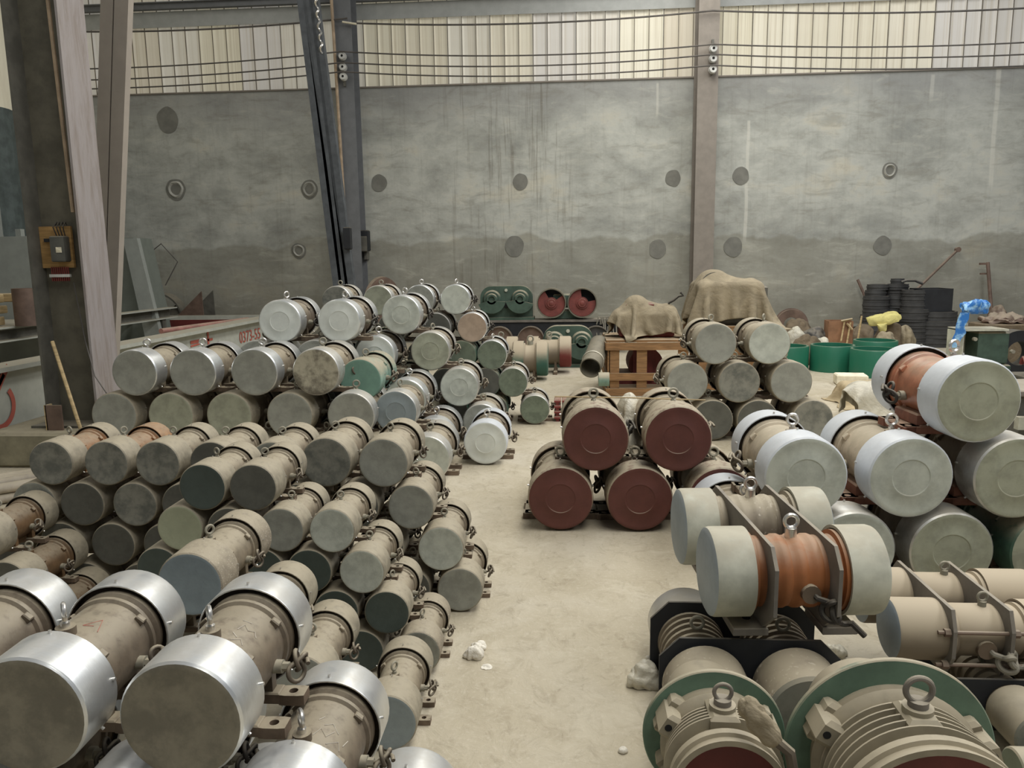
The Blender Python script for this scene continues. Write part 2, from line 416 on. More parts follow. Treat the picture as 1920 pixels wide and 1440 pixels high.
# pile: group, D, base Y, type, then rows (px, py, layer, side, face, label, options)
G_F = 'vibrator motors in the pile farthest back on the left'
PILES = [
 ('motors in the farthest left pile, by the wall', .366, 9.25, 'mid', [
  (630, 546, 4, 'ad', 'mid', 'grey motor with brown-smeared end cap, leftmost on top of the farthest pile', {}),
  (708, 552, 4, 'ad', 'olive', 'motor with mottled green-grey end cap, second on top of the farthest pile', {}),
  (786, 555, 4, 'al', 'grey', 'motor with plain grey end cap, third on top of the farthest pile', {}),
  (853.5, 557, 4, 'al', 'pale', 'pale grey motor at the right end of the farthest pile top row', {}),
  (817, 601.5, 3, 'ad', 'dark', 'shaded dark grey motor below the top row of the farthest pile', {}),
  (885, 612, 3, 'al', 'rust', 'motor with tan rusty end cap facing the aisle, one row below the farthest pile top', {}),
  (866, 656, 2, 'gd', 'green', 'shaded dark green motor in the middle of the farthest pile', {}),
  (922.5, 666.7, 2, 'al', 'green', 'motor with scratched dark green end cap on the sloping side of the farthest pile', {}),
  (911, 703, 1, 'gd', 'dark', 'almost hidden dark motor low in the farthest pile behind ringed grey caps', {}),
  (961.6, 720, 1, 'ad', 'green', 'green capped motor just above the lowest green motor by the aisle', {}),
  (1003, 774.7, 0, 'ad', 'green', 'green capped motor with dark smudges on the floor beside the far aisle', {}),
 (735, 606, 3, 'ad', 'dark', 'added dark motor buried under the left of the farthest pile top row', {}),  # unseen filler motors to the end of this pile, added so gaps stay dark
  (662, 606, 3, 'ad', 'dark', 'added dark motor buried under the left end of the farthest pile top row', {}),
  (790, 660, 2, 'gd', 'dark', 'added dark motor buried in the heart of the farthest pile', {}),
  (712, 660, 2, 'gd', 'dark', 'added dark motor buried in the left heart of the farthest pile', {}),
  (836, 712, 1, 'gd', 'dark', 'added dark motor buried low in the farthest pile', {}),
  (762, 712, 1, 'gd', 'dark', 'added dark motor buried low in the left of the farthest pile', {}),
  (925, 770, 0, 'gd', 'dark', 'added dark motor on the floor under the farthest pile', {}),
  (850, 770, 0, 'gd', 'dark', 'added dark motor on the floor under the farthest pile, farther left', {}),
 ]),
 ('ringed cap motors in the second pile from the back', .434, 8.3, 'ring', [
  (752, 593.8, 3, 'al', 'pale', 'pale motor with a stained ringed cap at the peak of the ringed pile', {}),
  (806.7, 659, 2, 'ad', 'olive', 'motor with scuffed olive-grey ringed cap, one step below the peak of the ringed pile', {}),
  (861, 726.6, 1, 'ad', 'pale', 'clean pale grey ringed cap motor above the white floor motor', {}),
  (903, 789, 0, 'ad', 'grey', 'dusty ringed cap motor half hidden behind the white floor motor', {}),
  (700, 659, 2, 'gd', 'dark', 'added dark motor buried just under the peak of the ringed pile', {}),  # rest of the pile is hidden filler, added to darken the openings
  (750, 724, 1, 'gd', 'dark', 'added dark motor buried in the middle of the ringed pile', {}),
  (795, 789, 0, 'gd', 'dark', 'added dark motor on the floor under the ringed pile', {}),
 ]),
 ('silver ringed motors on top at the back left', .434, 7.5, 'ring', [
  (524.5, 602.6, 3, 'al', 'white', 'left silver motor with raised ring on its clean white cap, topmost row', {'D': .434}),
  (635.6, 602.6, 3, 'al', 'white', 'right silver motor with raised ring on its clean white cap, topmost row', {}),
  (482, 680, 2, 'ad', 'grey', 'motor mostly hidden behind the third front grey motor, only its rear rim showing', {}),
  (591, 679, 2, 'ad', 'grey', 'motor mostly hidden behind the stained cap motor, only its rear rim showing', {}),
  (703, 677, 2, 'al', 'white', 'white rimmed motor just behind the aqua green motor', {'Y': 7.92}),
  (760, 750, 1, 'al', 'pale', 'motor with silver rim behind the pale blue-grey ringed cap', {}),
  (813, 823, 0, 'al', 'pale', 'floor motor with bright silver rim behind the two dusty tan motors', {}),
 (645, 750, 1, 'gd', 'dark', 'added dark motor buried beneath the aqua green motor', {}),  # fillers from here down, added to keep the space behind dark
  (535, 750, 1, 'gd', 'dark', 'added dark motor buried behind the shaded second row, near its middle', {}),
  (590, 823, 0, 'gd', 'dark', 'added dark motor on the floor far behind the shaded second row', {}),
  (700, 823, 0, 'gd', 'dark', 'added dark motor on the floor behind the dusty pale floor motor', {}),
 ]),
 ('white motors beside the aisle', .434, 7.34, 'ring', [
  (910, 830, 0, 'wh', 'white', 'clean white ringed cap motor standing alone on the aisle floor', {'body': 'brown'}),
 ]),
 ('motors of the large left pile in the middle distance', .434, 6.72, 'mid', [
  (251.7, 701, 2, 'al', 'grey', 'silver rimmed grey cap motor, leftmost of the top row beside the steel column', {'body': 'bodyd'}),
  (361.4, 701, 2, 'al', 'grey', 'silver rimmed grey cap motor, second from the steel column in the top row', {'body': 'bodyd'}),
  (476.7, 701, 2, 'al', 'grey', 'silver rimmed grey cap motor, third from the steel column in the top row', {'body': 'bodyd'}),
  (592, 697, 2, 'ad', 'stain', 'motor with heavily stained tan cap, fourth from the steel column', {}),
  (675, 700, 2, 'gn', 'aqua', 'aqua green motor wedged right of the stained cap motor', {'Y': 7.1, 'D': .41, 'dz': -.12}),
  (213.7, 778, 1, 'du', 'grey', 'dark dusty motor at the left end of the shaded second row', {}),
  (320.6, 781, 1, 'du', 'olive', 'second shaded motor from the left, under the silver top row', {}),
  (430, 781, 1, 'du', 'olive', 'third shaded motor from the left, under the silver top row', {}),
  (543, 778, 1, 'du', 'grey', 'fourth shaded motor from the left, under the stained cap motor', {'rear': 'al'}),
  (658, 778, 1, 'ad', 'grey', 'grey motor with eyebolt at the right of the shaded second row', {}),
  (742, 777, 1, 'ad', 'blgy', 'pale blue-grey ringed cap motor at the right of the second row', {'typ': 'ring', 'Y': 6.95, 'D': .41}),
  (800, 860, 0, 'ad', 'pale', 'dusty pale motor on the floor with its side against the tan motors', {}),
  (160, 862, 0, 'du', 'dark', 'added dark motor hidden low behind the small tan motors, left end', {}),  # bottom row of added fillers: carries the rows above and keeps gaps dark
  (268, 862, 0, 'du', 'dark', 'added dark motor hidden low behind the small tan motors, beside the left end', {}),
  (378, 862, 0, 'du', 'dark', 'added dark motor hidden low behind the small tan motors, near the middle', {}),
  (488, 862, 0, 'du', 'dark', 'added dark motor hidden low behind the small tan motors, past the middle', {}),
  (600, 862, 0, 'du', 'dark', 'added dark motor hidden low behind the small tan motors, towards the aisle', {}),
  (705, 862, 0, 'du', 'dark', 'added dark motor hidden low behind the small tan motors, nearest the aisle', {}),
 ]),
 ('small tan motors in the wide left pile', .265, 4.12, 'small', [
  (95, 870, 3, 'du', 'mid', 'small motor with a smeared swirl on its worn cap, leftmost of the tan top row', {'body': 'bodyo'}),
  (199, 870, 3, 'du', 'mid', 'small motor with an orange body and orange rear cap in the tan top row', {'body': 'bodyo', 'rear': 'og'}),
  (296, 876, 3, 'du', 'mid', 'small motor with blotched grey cap, third from the left in the tan top row', {}),
  (397, 865, 3, 'du', 'dark', 'small tan motor half hidden behind the dark green-grey capped motor', {}),
  (510, 867, 3, 'du', 'grey', 'small tan motor behind the brown-grey capped motor, its eyebolt showing', {}),
  (612, 882, 3, 'du', 'mid', 'tan motor with shaded grey cap and upright eyebolt in the middle of the row', {'D': .29}),
  (719, 876, 3, 'du', 'grey', 'tan motor with a plain light cap at the aisle end of the tan top row', {'D': .285}),
  (65, 950, 2, 'du', 'grey', 'small dusty motor at the left edge behind a brown bodied motor', {}),
  (155, 955, 2, 'du', 'dark', 'small brown-grey capped motor in the second row of the tan pile', {}),
  (254, 960, 2, 'du', 'mid', 'small motor with blotched dark cap and a dangling cable loop in front', {}),
  (345, 945, 2, 'du', 'dark', 'small dark motor hidden behind the dark green-grey cap', {}),
  (771, 965, 2, 'du', 'grey', 'tan motor with an eyebolt beside the aisle, second row down', {}),
  (117, 1030, 1, 'du', 'dark', 'small dark motor low at the left behind the brown bodied motors', {}),
  (214, 1040, 1, 'du', 'dark', 'small dark brown-grey capped motor in the third row of the tan pile', {}),
  (310, 1025, 1, 'du', 'dark', 'small dark motor under the cream capped motor', {}),
  (827, 1042, 1, 'du', 'pale', 'tan motor with pale cap beside the aisle, third row down', {}),
  (863, 1122, 0, 'du', 'grey', 'tan motor with red scrawl on its grey cap on the floor beside the aisle', {}),
  (450, 950, 2, 'du', 'dark', 'small added dark motor buried under the tan top row, left of the middle', {}),  # added fillers from here on, supporting the pile and blacking out its gaps
  (560, 960, 2, 'du', 'dark', 'small added dark motor buried under the tan top row, at the middle', {}),
  (668, 962, 2, 'du', 'dark', 'small added dark motor buried under the tan top row, right of the middle', {}),
  (715, 1040, 1, 'du', 'dark', 'small added dark motor deep behind the pale capped front motors', {}),
  (20, 1040, 1, 'du', 'dark', 'small added dark motor buried behind the middle brown bodied motor at the left edge', {}),
  (412, 1030, 1, 'du', 'dark', 'small added dark motor buried behind the speckled motor', {}),
  (165, 1115, 0, 'du', 'dark', 'small added dark motor on the floor beneath the left end of the tan pile', {}),
  (268, 1115, 0, 'du', 'dark', 'small added dark motor on the floor beneath the tan pile, behind the silver rims', {}),
  (370, 1115, 0, 'du', 'dark', 'small added dark motor on the floor beneath the tan pile, behind the speckled motor', {}),
  (765, 1118, 0, 'du', 'dark', 'small added dark motor on the floor behind the looped cables near the aisle', {}),
 ]),
 ('small motors in the front left pile', .222, 3.44, 'small', [
  (379, 914, 4, 'du', 'dgrn', 'small motor with a dark green-grey cap, left of the topmost pair', {'D': .232}),
  (474, 912, 4, 'du', 'dark', 'small motor with a dark brown-grey cap, right of the topmost pair', {'D': .232}),
  (337, 987, 3, 'du', 'cream', 'small motor with a smooth cream-green cap below the dark green one', {'D': .23}),
  (430, 990, 3, 'du', 'dark', 'small added motor hidden under the topmost pair behind the speckled motor', {}),  # unseen filler added beneath the topmost pair
  (527, 991, 3, 'du', 'grey', 'small motor with grey cap, left of two under the topmost pair', {}),
  (622, 989, 3, 'du', 'pale', 'small motor with a light grey cap and wild cable, right of two', {}),
  (297, 1067, 2, 'du', 'dgrn', 'small dark motor half hidden left of the speckled motor', {}),
  (490, 1052, 2, 'du', 'dgrn', 'small very dark motor just right of the speckled motor', {}),
  (579, 1060, 2, 'du', 'dgrn', 'small dark green-grey motor beneath the light grey cap', {}),
  (678, 1065, 2, 'du', 'pale', 'small light grey capped motor with a thick looped cable beside it', {}),
  (630, 1142, 1, 'du', 'dgrn', 'small blackish capped motor right of the foreground silver motor', {}),
  (725, 1140, 1, 'du', 'dgrn', 'small dark green-grey motor with curled cable near the aisle', {}),
  (396, 1065, 2, 'du', 'dgrn', 'small added dark motor buried behind the speckled blue-grey capped motor', {}),  # hidden fillers down to the left floor motor, added to darken the gaps
  (250, 1142, 1, 'du', 'dark', 'small added dark motor buried low left of the speckled motor', {}),
  (348, 1142, 1, 'du', 'dark', 'small added dark motor buried low beneath the speckled motor', {}),
  (444, 1142, 1, 'du', 'dark', 'small added dark motor buried low right of the speckled motor', {}),
  (538, 1142, 1, 'du', 'dgrn', 'small added dark motor just left of the blackish pair', {}),
  (580, 1207, 0, 'du', 'dgrn', 'small added dark motor on the floor, buried left of the blackish pair', {}),
  (677, 1207, 0, 'du', 'dgrn', 'small dark motor on the floor between the blackish pair and the near motor', {}),
  (783, 1204, 0, 'ds', 'grey', 'small speckled motor on the floor right behind the lone near motor', {}),
 ]),
 ('tan motors near the foreground on the left', .25, 2.6, 'small', [
  (355, 1092, 3, 'ds', 'blgy', 'larger tan motor with white speckles and blue-grey cap above the silver motors', {'rear': 'ds'}),
  (250, 1190, 2, 'du', 'dark', 'added tan motor buried behind the rear cap of the chalk triangle motor', {}),  # filler added to close the dark gap behind the silver motors
  (455, 1190, 2, 'du', 'dark', 'tan motor buried behind the rear cap of the central silver motor', {}),
  (360, 1290, 1, 'du', 'dark', 'added tan motor buried low between the two big silver motors', {}),  # another unseen filler, added low in the same dark gap
  (725, 1347, 0, 'du', 'blgy', 'near tan motor with recessed blue-grey cap on the floor by the aisle', {'Y': 2.84, 'emb': 1}),
  (560, 1262, 1, 'du', 'grey', 'tan motor whose rear cap shows between the silver motors and the aisle', {'Y': 2.72}),
 ]),
 ('brown bodied motors at the left edge', .25, 3.6, 'small', [
  (-50, 1000, 2, 'du', 'dark', 'brown bodied motor cut by the left edge, uppermost of three', {'body': 'bodyb'}),
  (10, 1078, 1, 'du', 'dark', 'brown bodied motor at the left edge, middle of three, with cable knot above', {'body': 'bodyb'}),
  (65, 1153, 0, 'du', 'dark', 'brown bodied motor at the left, lowest of three, behind the silver motors', {'body': 'bodyb'}),
 ]),
 ('big silver capped motors in the left foreground', .34, 1.79, 'mid', [
  (-200, 1348, 2, 'al', 'dustf', 'big silver capped motor cut off by the left edge, only its rear cap in view', {}),
  (47, 1348, 2, 'al', 'dustf', 'big silver capped motor at the lower left with chalk triangle on its body', {}),
  (338, 1353, 2, 'al', 'dustf', 'big silver capped motor with worn brown-grey face, nearest the picture centre', {}),
  (-60, 1536, 1, 'al', 'dustf', 'silver capped motor under the two front motors, left', {}),
  (235, 1536, 1, 'al', 'dustf', 'silver capped motor under the two front motors, glimpsed between them', {}),
  (523, 1536, 1, 'al', 'dustf', 'silver capped motor at the bottom edge with chalk scribbles on its body', {}),
  (380, 1760, 0, 'al', 'dustf', 'silver capped motor on the floor beneath the bottom edge, left', {}),
  (705, 1760, 0, 'al', 'dustf', 'silver capped motor on the floor, its white rear cap just at the bottom edge', {}),
 ]),
 ('grey capped motors in the pile by the crate', .455, 8.4, 'mid', [
  (1342, 643, 2, 'du', 'grey', 'grey capped motor on top of the pyramid beside the crate, left of two', {}),
  (1443, 643, 2, 'du', 'pale', 'grey capped motor with a yellowish smear on top of the pyramid, right of two', {}),
  (1289, 714, 1, 'du', 'grey', 'grey capped motor with cable, right against the wooden crate', {}),
  (1386, 716, 1, 'du', 'mid', 'blotched grey capped motor in the middle of the pyramid beside the crate', {}),
  (1484, 712, 1, 'du', 'grey', 'grey capped motor at the right of the pyramid middle row', {}),
  (1336, 783, 0, 'du', 'dark', 'shaded grey motor on the floor behind the right red motor', {}),
  (1421, 783, 0, 'du', 'dark', 'shaded grey motor on the floor under the middle of the pyramid', {}),
  (1524, 780, 0, 'du', 'mid', 'dark grey motor on the floor at the right foot of the pyramid', {}),
 ]),
 ('dark red capped motors beside the aisle', .49, 5.48, 'ring', [
  (1117, 820, 1, 'rd', 'red', 'dark red ringed cap motor, upper left of the red group', {'cable': 2}),
  (1272, 822, 1, 'rd', 'red', 'dark red ringed cap motor, upper right of the red group', {}),
  (1051, 940, 0, 'rd', 'red', 'dark red capped motor on the floor at the aisle edge', {}),
  (1200, 940, 0, 'rd', 'red', 'dark red capped motor on the floor, second from the aisle', {}),
  (1352, 940, 0, 'rd', 'red', 'red group motor on the floor half hidden by the white capped motors, very dusty', {}),
 ]),
 ('large white capped motors on the right', .49, 4.5, 'ring', [
  (1837, 734, 2, 'wh', 'olive', 'large terracotta bodied motor with white caps on top of the right pile', {'body': 'bodyr', 'foot': 'footr', 'cable': 2}),
  (1512, 890, 1, 'wh', 'pale', 'large white capped motor, left of the right pile middle row', {}),
  (1709, 891, 1, 'wh', 'pale', 'large white capped motor, under the terracotta motor', {'foot': 'footr'}),
  (1908, 887, 1, 'ad', 'olive', 'large grey capped motor cut by the right edge, under the terracotta motor', {'foot': 'footr'}),
  (1419, 1036, 0, 'wh', 'pale', 'large white capped motor on the floor, mostly behind the crosswise twin motors', {}),
  (1602, 1036, 0, 'ad', 'pale', 'large grey capped motor on the floor beneath two white capped ones', {}),
  (1785, 1035, 0, 'ad', 'olive', 'large motor on the floor with a two-tone ringed olive cap', {'rear': 'al'}),
  (1975, 1035, 0, 'gd', 'olive', 'large olive rimmed motor on the floor cut by the right edge', {}),
 ]),
]
for grp, D0, Y0, typ, rows in PILES:
    for px, py, L, side, face, lab, k in rows:
        k = dict(k); D = k.pop('D', D0); Y = k.pop('Y', Y0); ty = k.pop('typ', typ); k.pop('emb', 0)
        kw = {}
        dz = k.pop('dz', 0)
        if D != D0 or dz: kw['z0'] = .93 * D0 * L + dz
        if grp.startswith('large white') or grp.startswith('grey capped'): kw['side_c'] = -1
        motor(px, py, L, D, Y, ty, side, face, lab, grp, **kw, **k)

# ---------------------------------------------------------------- more materials
def wallmat():
    t = NT('stained_concrete_wall')
    v = t.coord((1, 1, 1), rnd=False); vs = t.coord((.6, 1, 1.0), rnd=False); vt = t.coord((6, 1, .25), rnd=False)
    n1 = t.noise(vs, .95, 8, .66, .25); n2 = t.noise(v, 5, 5, .6); n3 = t.noise(vt, 1.6, 4, .7)
    col = t.ramp(n1, [(.25, srgb(134, 136, 131)), (.42, srgb(162, 163, 155)), (.56, srgb(186, 187, 178)), (.68, srgb(196, 192, 176)), (.82, srgb(160, 154, 140))])
    col = t.mix(t.math('MULTIPLY', t.smooth(n2, .5, .72), .22), col, srgb(120, 116, 104))
    sx = t.n('ShaderNodeSeparateXYZ'); t.l(v, sx.inputs[0])
    # darker render below a wavy line, browner towards the floor
    nw = t.noise(t.coord((.5, .5, .2), rnd=False), 1.3, 3, .6)
    zz = t.math('ADD', sx.outputs[2], t.math('MULTIPLY', t.math('SUBTRACT', nw, .5), -1.0))
    low = t.math('SUBTRACT', 1.0, t.smooth(zz, 2.42, 2.52)); col = t.mix(t.math('MULTIPLY', low, .5), col, srgb(124, 120, 104))
    low2 = t.math('SUBTRACT', 1.0, t.smooth(sx.outputs[2], 0.2, 2.0)); col = t.mix(t.math('MULTIPLY', low2, .3), col, srgb(100, 92, 72))
    # grey gradient towards the top: distant haze put into the wall colour
    hi = t.smooth(zz, 4.9, 6.2); col = t.mix(t.math('MULTIPLY', hi, .6), col, srgb(148, 148, 146))
    # vertical run-off streaks in the middle bay
    sm = t.math('MULTIPLY', t.smooth(sx.outputs[0], -3.6, -2.0), t.math('SUBTRACT', 1.0, t.smooth(sx.outputs[0], -.4, 1.0)))
    sm = t.math('ADD', t.math('MULTIPLY', sm, .35), .12)
    col = t.mix(t.math('MULTIPLY', t.smooth(n3, .52, .7), sm), col, srgb(100, 92, 78))
    # pale dribbles of lime down the right bay
    for x0, w_, zt, zb_, k in ((4.27, .035, 5.2, 2.3, .5), (9.82, .05, 6.2, 3.4, .5), (2.15, .03, 6.1, 5.2, .4), (8.35, .04, 6.1, 5.4, .35)):
        d = t.math('ABSOLUTE', t.math('ADD', t.math('SUBTRACT', sx.outputs[0], x0), t.math('MULTIPLY', t.math('SUBTRACT', nw, .5), .25)))
        g_ = t.math('MULTIPLY', t.math('SUBTRACT', 1.0, t.smooth(d, w_ * .6, w_ * 1.4)), t.math('MULTIPLY', t.smooth(sx.outputs[2], zb_, zb_ + .3), t.math('SUBTRACT', 1.0, t.smooth(sx.outputs[2], zt - .05, zt))))
        col = t.mix(t.math('MULTIPLY', g_, k), col, srgb(214, 212, 200))
    n6 = t.noise(t.coord((.8, 1, 2.6), rnd=False), 1.5, 7, .68, .6); col = t.mix(t.math('MULTIPLY', t.smooth(n6, .5, .7), .42), col, srgb(128, 124, 112)); col = t.mix(t.math('MULTIPLY', t.math('SUBTRACT', 1.0, t.smooth(n6, .3, .46)), .3), col, srgb(204, 202, 188))
    t.bump(n2, .25, .03)
    return t.base(col, .92)
def floormat():
    t = NT('dusty_concrete_floor'); v = t.coord((1, 1, 1), rnd=False)
    n1 = t.noise(v, .9, 5, .6, .5); n2 = t.noise(v, 7, 6, .65, 1.2); n3 = t.noise(t.coord((1, .45, 1), rnd=False), 9, 6, .7, 1.0)
    col = t.ramp(n1, [(.3, srgb(166, 155, 131)), (.52, srgb(182, 172, 150)), (.75, srgb(196, 188, 170))])
    col = t.mix(t.math('MULTIPLY', t.smooth(n2, .5, .7), .34), col, srgb(138, 126, 103))
    col = t.mix(t.math('MULTIPLY', t.smooth(n3, .55, .7), .35), col, srgb(126, 114, 92))
    n4 = t.noise(v, 38, 3, .7); col = t.mix(t.math('MULTIPLY', t.smooth(n4, .5, .72), .25), col, srgb(212, 204, 186))
    n5 = t.noise(v, 2.6, 5, .7, .6); col = t.mix(t.math('MULTIPLY', t.smooth(n5, .52, .66), .3), col, srgb(206, 198, 178))
    h = t.math('ADD', n2, t.math('MULTIPLY', n3, .5)); t.bump(h, .7, .014)
    return t.base(col, .88)
def panelmat():
    t = NT('translucent_cladding'); v = t.coord((14, 1, .12)); n = t.noise(v, 1, 5, .75)
    oi = t.n('ShaderNodeObjectInfo')
    c = t.ramp(oi.outputs['Random'], [(0, srgb(206, 200, 178)), (.35, srgb(198, 190, 172)), (.6, srgb(212, 207, 188)), (.85, srgb(196, 192, 184))])
    c = t.mix(t.math('MULTIPLY', t.smooth(n, .45, .7), .6), c, srgb(168, 156, 132))
    t.l(c, t.b.inputs['Emission Color']); t.b.inputs['Emission Strength'].default_value = .26   # daylight coming through
    return t.base(c, .6)
def wood(name, c):
    t = NT(name); v = t.coord((1, 1, 9)); n = t.noise(v, 4, 4, .6, .5)
    col = t.mix(t.smooth(n, .3, .7), scl(c, .7), scl(c, 1.15)); t.bump(n, .2, .01)
    g = t.n('ShaderNodeNewGeometry'); sp = t.n('ShaderNodeSeparateXYZ'); t.l(g.outputs['Normal'], sp.inputs[0])
    col = t.mix(t.math('MULTIPLY', t.smooth(sp.outputs[2], .3, .9), .6), col, DUST)
    return t.base(col, .85)
def cloth(name, c):
    t = NT(name); v = t.coord((1, 1, 1)); n = t.noise(v, 4, 5, .6, .8); n2 = t.noise(v, 22, 4, .6)
    col = t.mix(t.smooth(n, .3, .7), scl(c, .78), scl(c, 1.12)); t.bump(t.math('ADD', n, t.math('MULTIPLY', n2, .3)), .5, .05)
    return t.base(col, .95)
MT['wall'] = wallmat(); MT['floor'] = floormat(); MT['panel'] = panelmat()
MT['pine'] = wood('crate_pine', srgb(150, 114, 76)); MT['pine2'] = wood('pale_timber', srgb(196, 172, 128))
MT['tarp'] = cloth('dusty_canvas', srgb(164, 150, 124)); MT['sack'] = cloth('brown_sacking', srgb(116, 102, 82))
MT['wrap'] = cloth('dusty_plastic_wrap', srgb(196, 190, 172)); MT['wrap'].node_tree.nodes['Principled BSDF'].inputs['Roughness'].default_value = .45
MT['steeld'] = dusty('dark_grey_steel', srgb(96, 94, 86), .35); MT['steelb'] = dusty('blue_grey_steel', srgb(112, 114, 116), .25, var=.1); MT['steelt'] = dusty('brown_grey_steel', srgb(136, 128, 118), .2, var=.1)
MT['steelm'] = dusty('olive_grey_steel', srgb(106, 102, 88), .3)
def flangemat():
    t = NT('glossy_mauve_paint'); v = t.coord((5, 5, .6), rnd=False); n = t.noise(v, 2.2, 6, .7, .3)
    col = t.mix(t.smooth(n, .4, .7), srgb(158, 151, 149), srgb(140, 130, 124)); t.bump(t.noise(t.coord((5, 5, 1.2), rnd=False), 3, 2, .5, 1), .35, .02)
    return t.base(col, .24)
MT['mauve'] = flangemat()
MT['brace'] = dusty('taupe_brace_paint', srgb(158, 149, 138), .2, var=.06); MT['dkbrace'] = dusty('slate_brace_paint', srgb(84, 88, 92), .2)
MT['beamg'] = dusty('pale_grey_beam_paint', srgb(176, 178, 168), .75, rough=.5, var=.1); MT['beamr'] = dusty('dark_red_beam', srgb(104, 42, 38), .5)
MT['redlet'] = dusty('faded_red_lettering', srgb(176, 92, 78), 0, var=.15)
MT['hopper'] = dusty('grey_green_machine_paint', srgb(116, 122, 114), .3, var=.08); MT['hopl'] = dusty('pale_machine_paint', srgb(150, 154, 148), .3, var=.08)
MT['rust'+'y'] = dusty('rusty_steel', srgb(112, 92, 80), .5); MT['pink'] = dusty('pink_primer_pipe', srgb(172, 122, 112), .5)
MT['drum'] = dusty('glossy_green_drum', srgb(42, 110, 86), .35, rough=.35, var=.06); MT['drumin'] = dusty('dark_drum_inside', srgb(48, 48, 52), .2)
MT['black'] = dusty('matt_black_plate', srgb(34, 36, 40), .25); MT['ringd'] = dusty('dark_steel_rings', srgb(66, 66, 66), .35)
MT['bluep'] = NT('blue_plastic'); MT['bluep'] = (lambda t: t.base(t.mix(t.smooth(t.noise(t.coord((1, 1, 1)), 7, 3, .6), .45, .6), srgb(50, 116, 190), srgb(150, 196, 232)), .35))(MT['bluep'])
MT['yellow'] = cloth('yellow_plastic_bag', srgb(214, 204, 130)); MT['foam'] = cloth('cream_foam', srgb(238, 230, 204))
MT['card'] = dusty('brown_cardboard', srgb(152, 112, 82), .3); MT['redrub'] = dusty('red_rubber', srgb(126, 56, 52), .5)
MT['white'+'p'] = dusty('white_porcelain', srgb(206, 206, 200), .2, rough=.3); MT['board'] = wood('tan_board', srgb(176, 140, 88))
MT['conduit'] = dusty('tan_conduit', srgb(172, 150, 124), .1); MT['wire'] = dusty('grey_wire', srgb(88, 84, 80), .1)
MT['gbox'] = dusty('grey_box', srgb(92, 92, 86), .4); MT['rope'] = dusty('grey_rope', srgb(132, 128, 116), .4)
MT['cast'] = dusty('dusty_cast_green', srgb(98, 124, 106), .95, hi=.6); MT['castd'] = dusty('heavily_dusted_casting', srgb(150, 142, 122), .95, lo=-.1, hi=.5)
MT['capcream'] = dusty('cream_cap_paint', srgb(188, 188, 172), .6, lo=.3); MT['capblue'] = facemat('pale_blue_cap_end', srgb(158, 168, 174), .15)
MT['orangeb'] = dusty('orange_ribbed_body', srgb(158, 98, 56), .5, lo=.3, hi=1.0); MT['plate'] = dusty('grey_clamp_plate', srgb(120, 114, 106), .5)
MT['wheelr'] = dusty('red_wheel_disc', srgb(124, 64, 58), .3); MT['gearg'] = dusty('green_gearbox_paint', srgb(68, 88, 76), .8)
MT['litter'] = cloth('white_rag', srgb(222, 216, 202))
MT['wallg'] = dusty('dark_green_sheeting', srgb(92, 102, 100), .1)
MT['conc'] = dusty('plinth_concrete', srgb(142, 136, 114), .5, rough=.9)

def hx(px, py, X):
    r = ray(px, py); return Vector((0, 0, CAMH)) + r * (X / r.x)
def blob(pts, sub=2, amp=.03, sc=4, seed=0, folds=0.0, smooth=True):
    """convex wrapped lump around the given points, wrinkled"""
    import bmesh
    from mathutils import noise
    bm = bmesh.new()
    for p in pts: bm.verts.new(p)
    r = bmesh.ops.convex_hull(bm, input=bm.verts)
    bmesh.ops.delete(bm, geom=[v for v in bm.verts if not v.link_faces], context='VERTS')
    for k in range(sub):
        bmesh.ops.subdivide_edges(bm, edges=bm.edges[:], cuts=1, use_grid_fill=True)
        bmesh.ops.triangulate(bm, faces=bm.faces[:])
        if k < 2: bmesh.ops.smooth_vert(bm, verts=bm.verts, factor=.35, use_axis_x=True, use_axis_y=True, use_axis_z=True)
    bm.normal_update()
    zmin = min(v.co.z for v in bm.verts)
    for v in bm.verts:
        q = v.co * sc + Vector((seed * 7.3, seed, 0))
        d = noise.noise(q) * amp + noise.noise(q * 2.7) * amp * .4
        if folds: d += folds * (abs(noise.noise(Vector((v.co.x * sc * 1.6 + seed, v.co.y * sc * 1.6, v.co.z * .9)))) - .2)
        v.co += v.normal * d
        if v.co.z < zmin: v.co.z = zmin
    me = bpy.data.meshes.new('lump'); bm.to_mesh(me); bm.free()
    me.shade_smooth(); me.set_sharp_from_angle(angle=math.radians(50))
    return me
def bxp(x0, x1, y0, y1, z0, z1):
    return [(x, y, z) for x in (x0, x1) for y in (y0, y1) for z in (z0, z1)]
def domepts(cx, cy, z0, rx, ry, h, n=10, sq=.7):
    P = []
    for k, (f, g) in enumerate(((1, 0), (1.0, .45), (.78, .8), (.35, 1))):
        for i in range(n):
            a = 2 * PI * i / n + k * .3; P.append((cx + rx * f * math.cos(a), cy + ry * f * math.sin(a), z0 + h * g))
    return P

# ---------------------------------------------------------------- the hall
XL, XR, YB, YF, ZC = -12.0, 13.0, 19.0, -3.0, 6.16
struct('floor', M().box((.5, 8, -.05), (25.2, 22.4, .1)), MT['floor'])
wall = struct('wall_back', M().box(((XL + XR) / 2, YB + .15, ZC / 2), (XR - XL, .3, ZC)), MT['wall'])
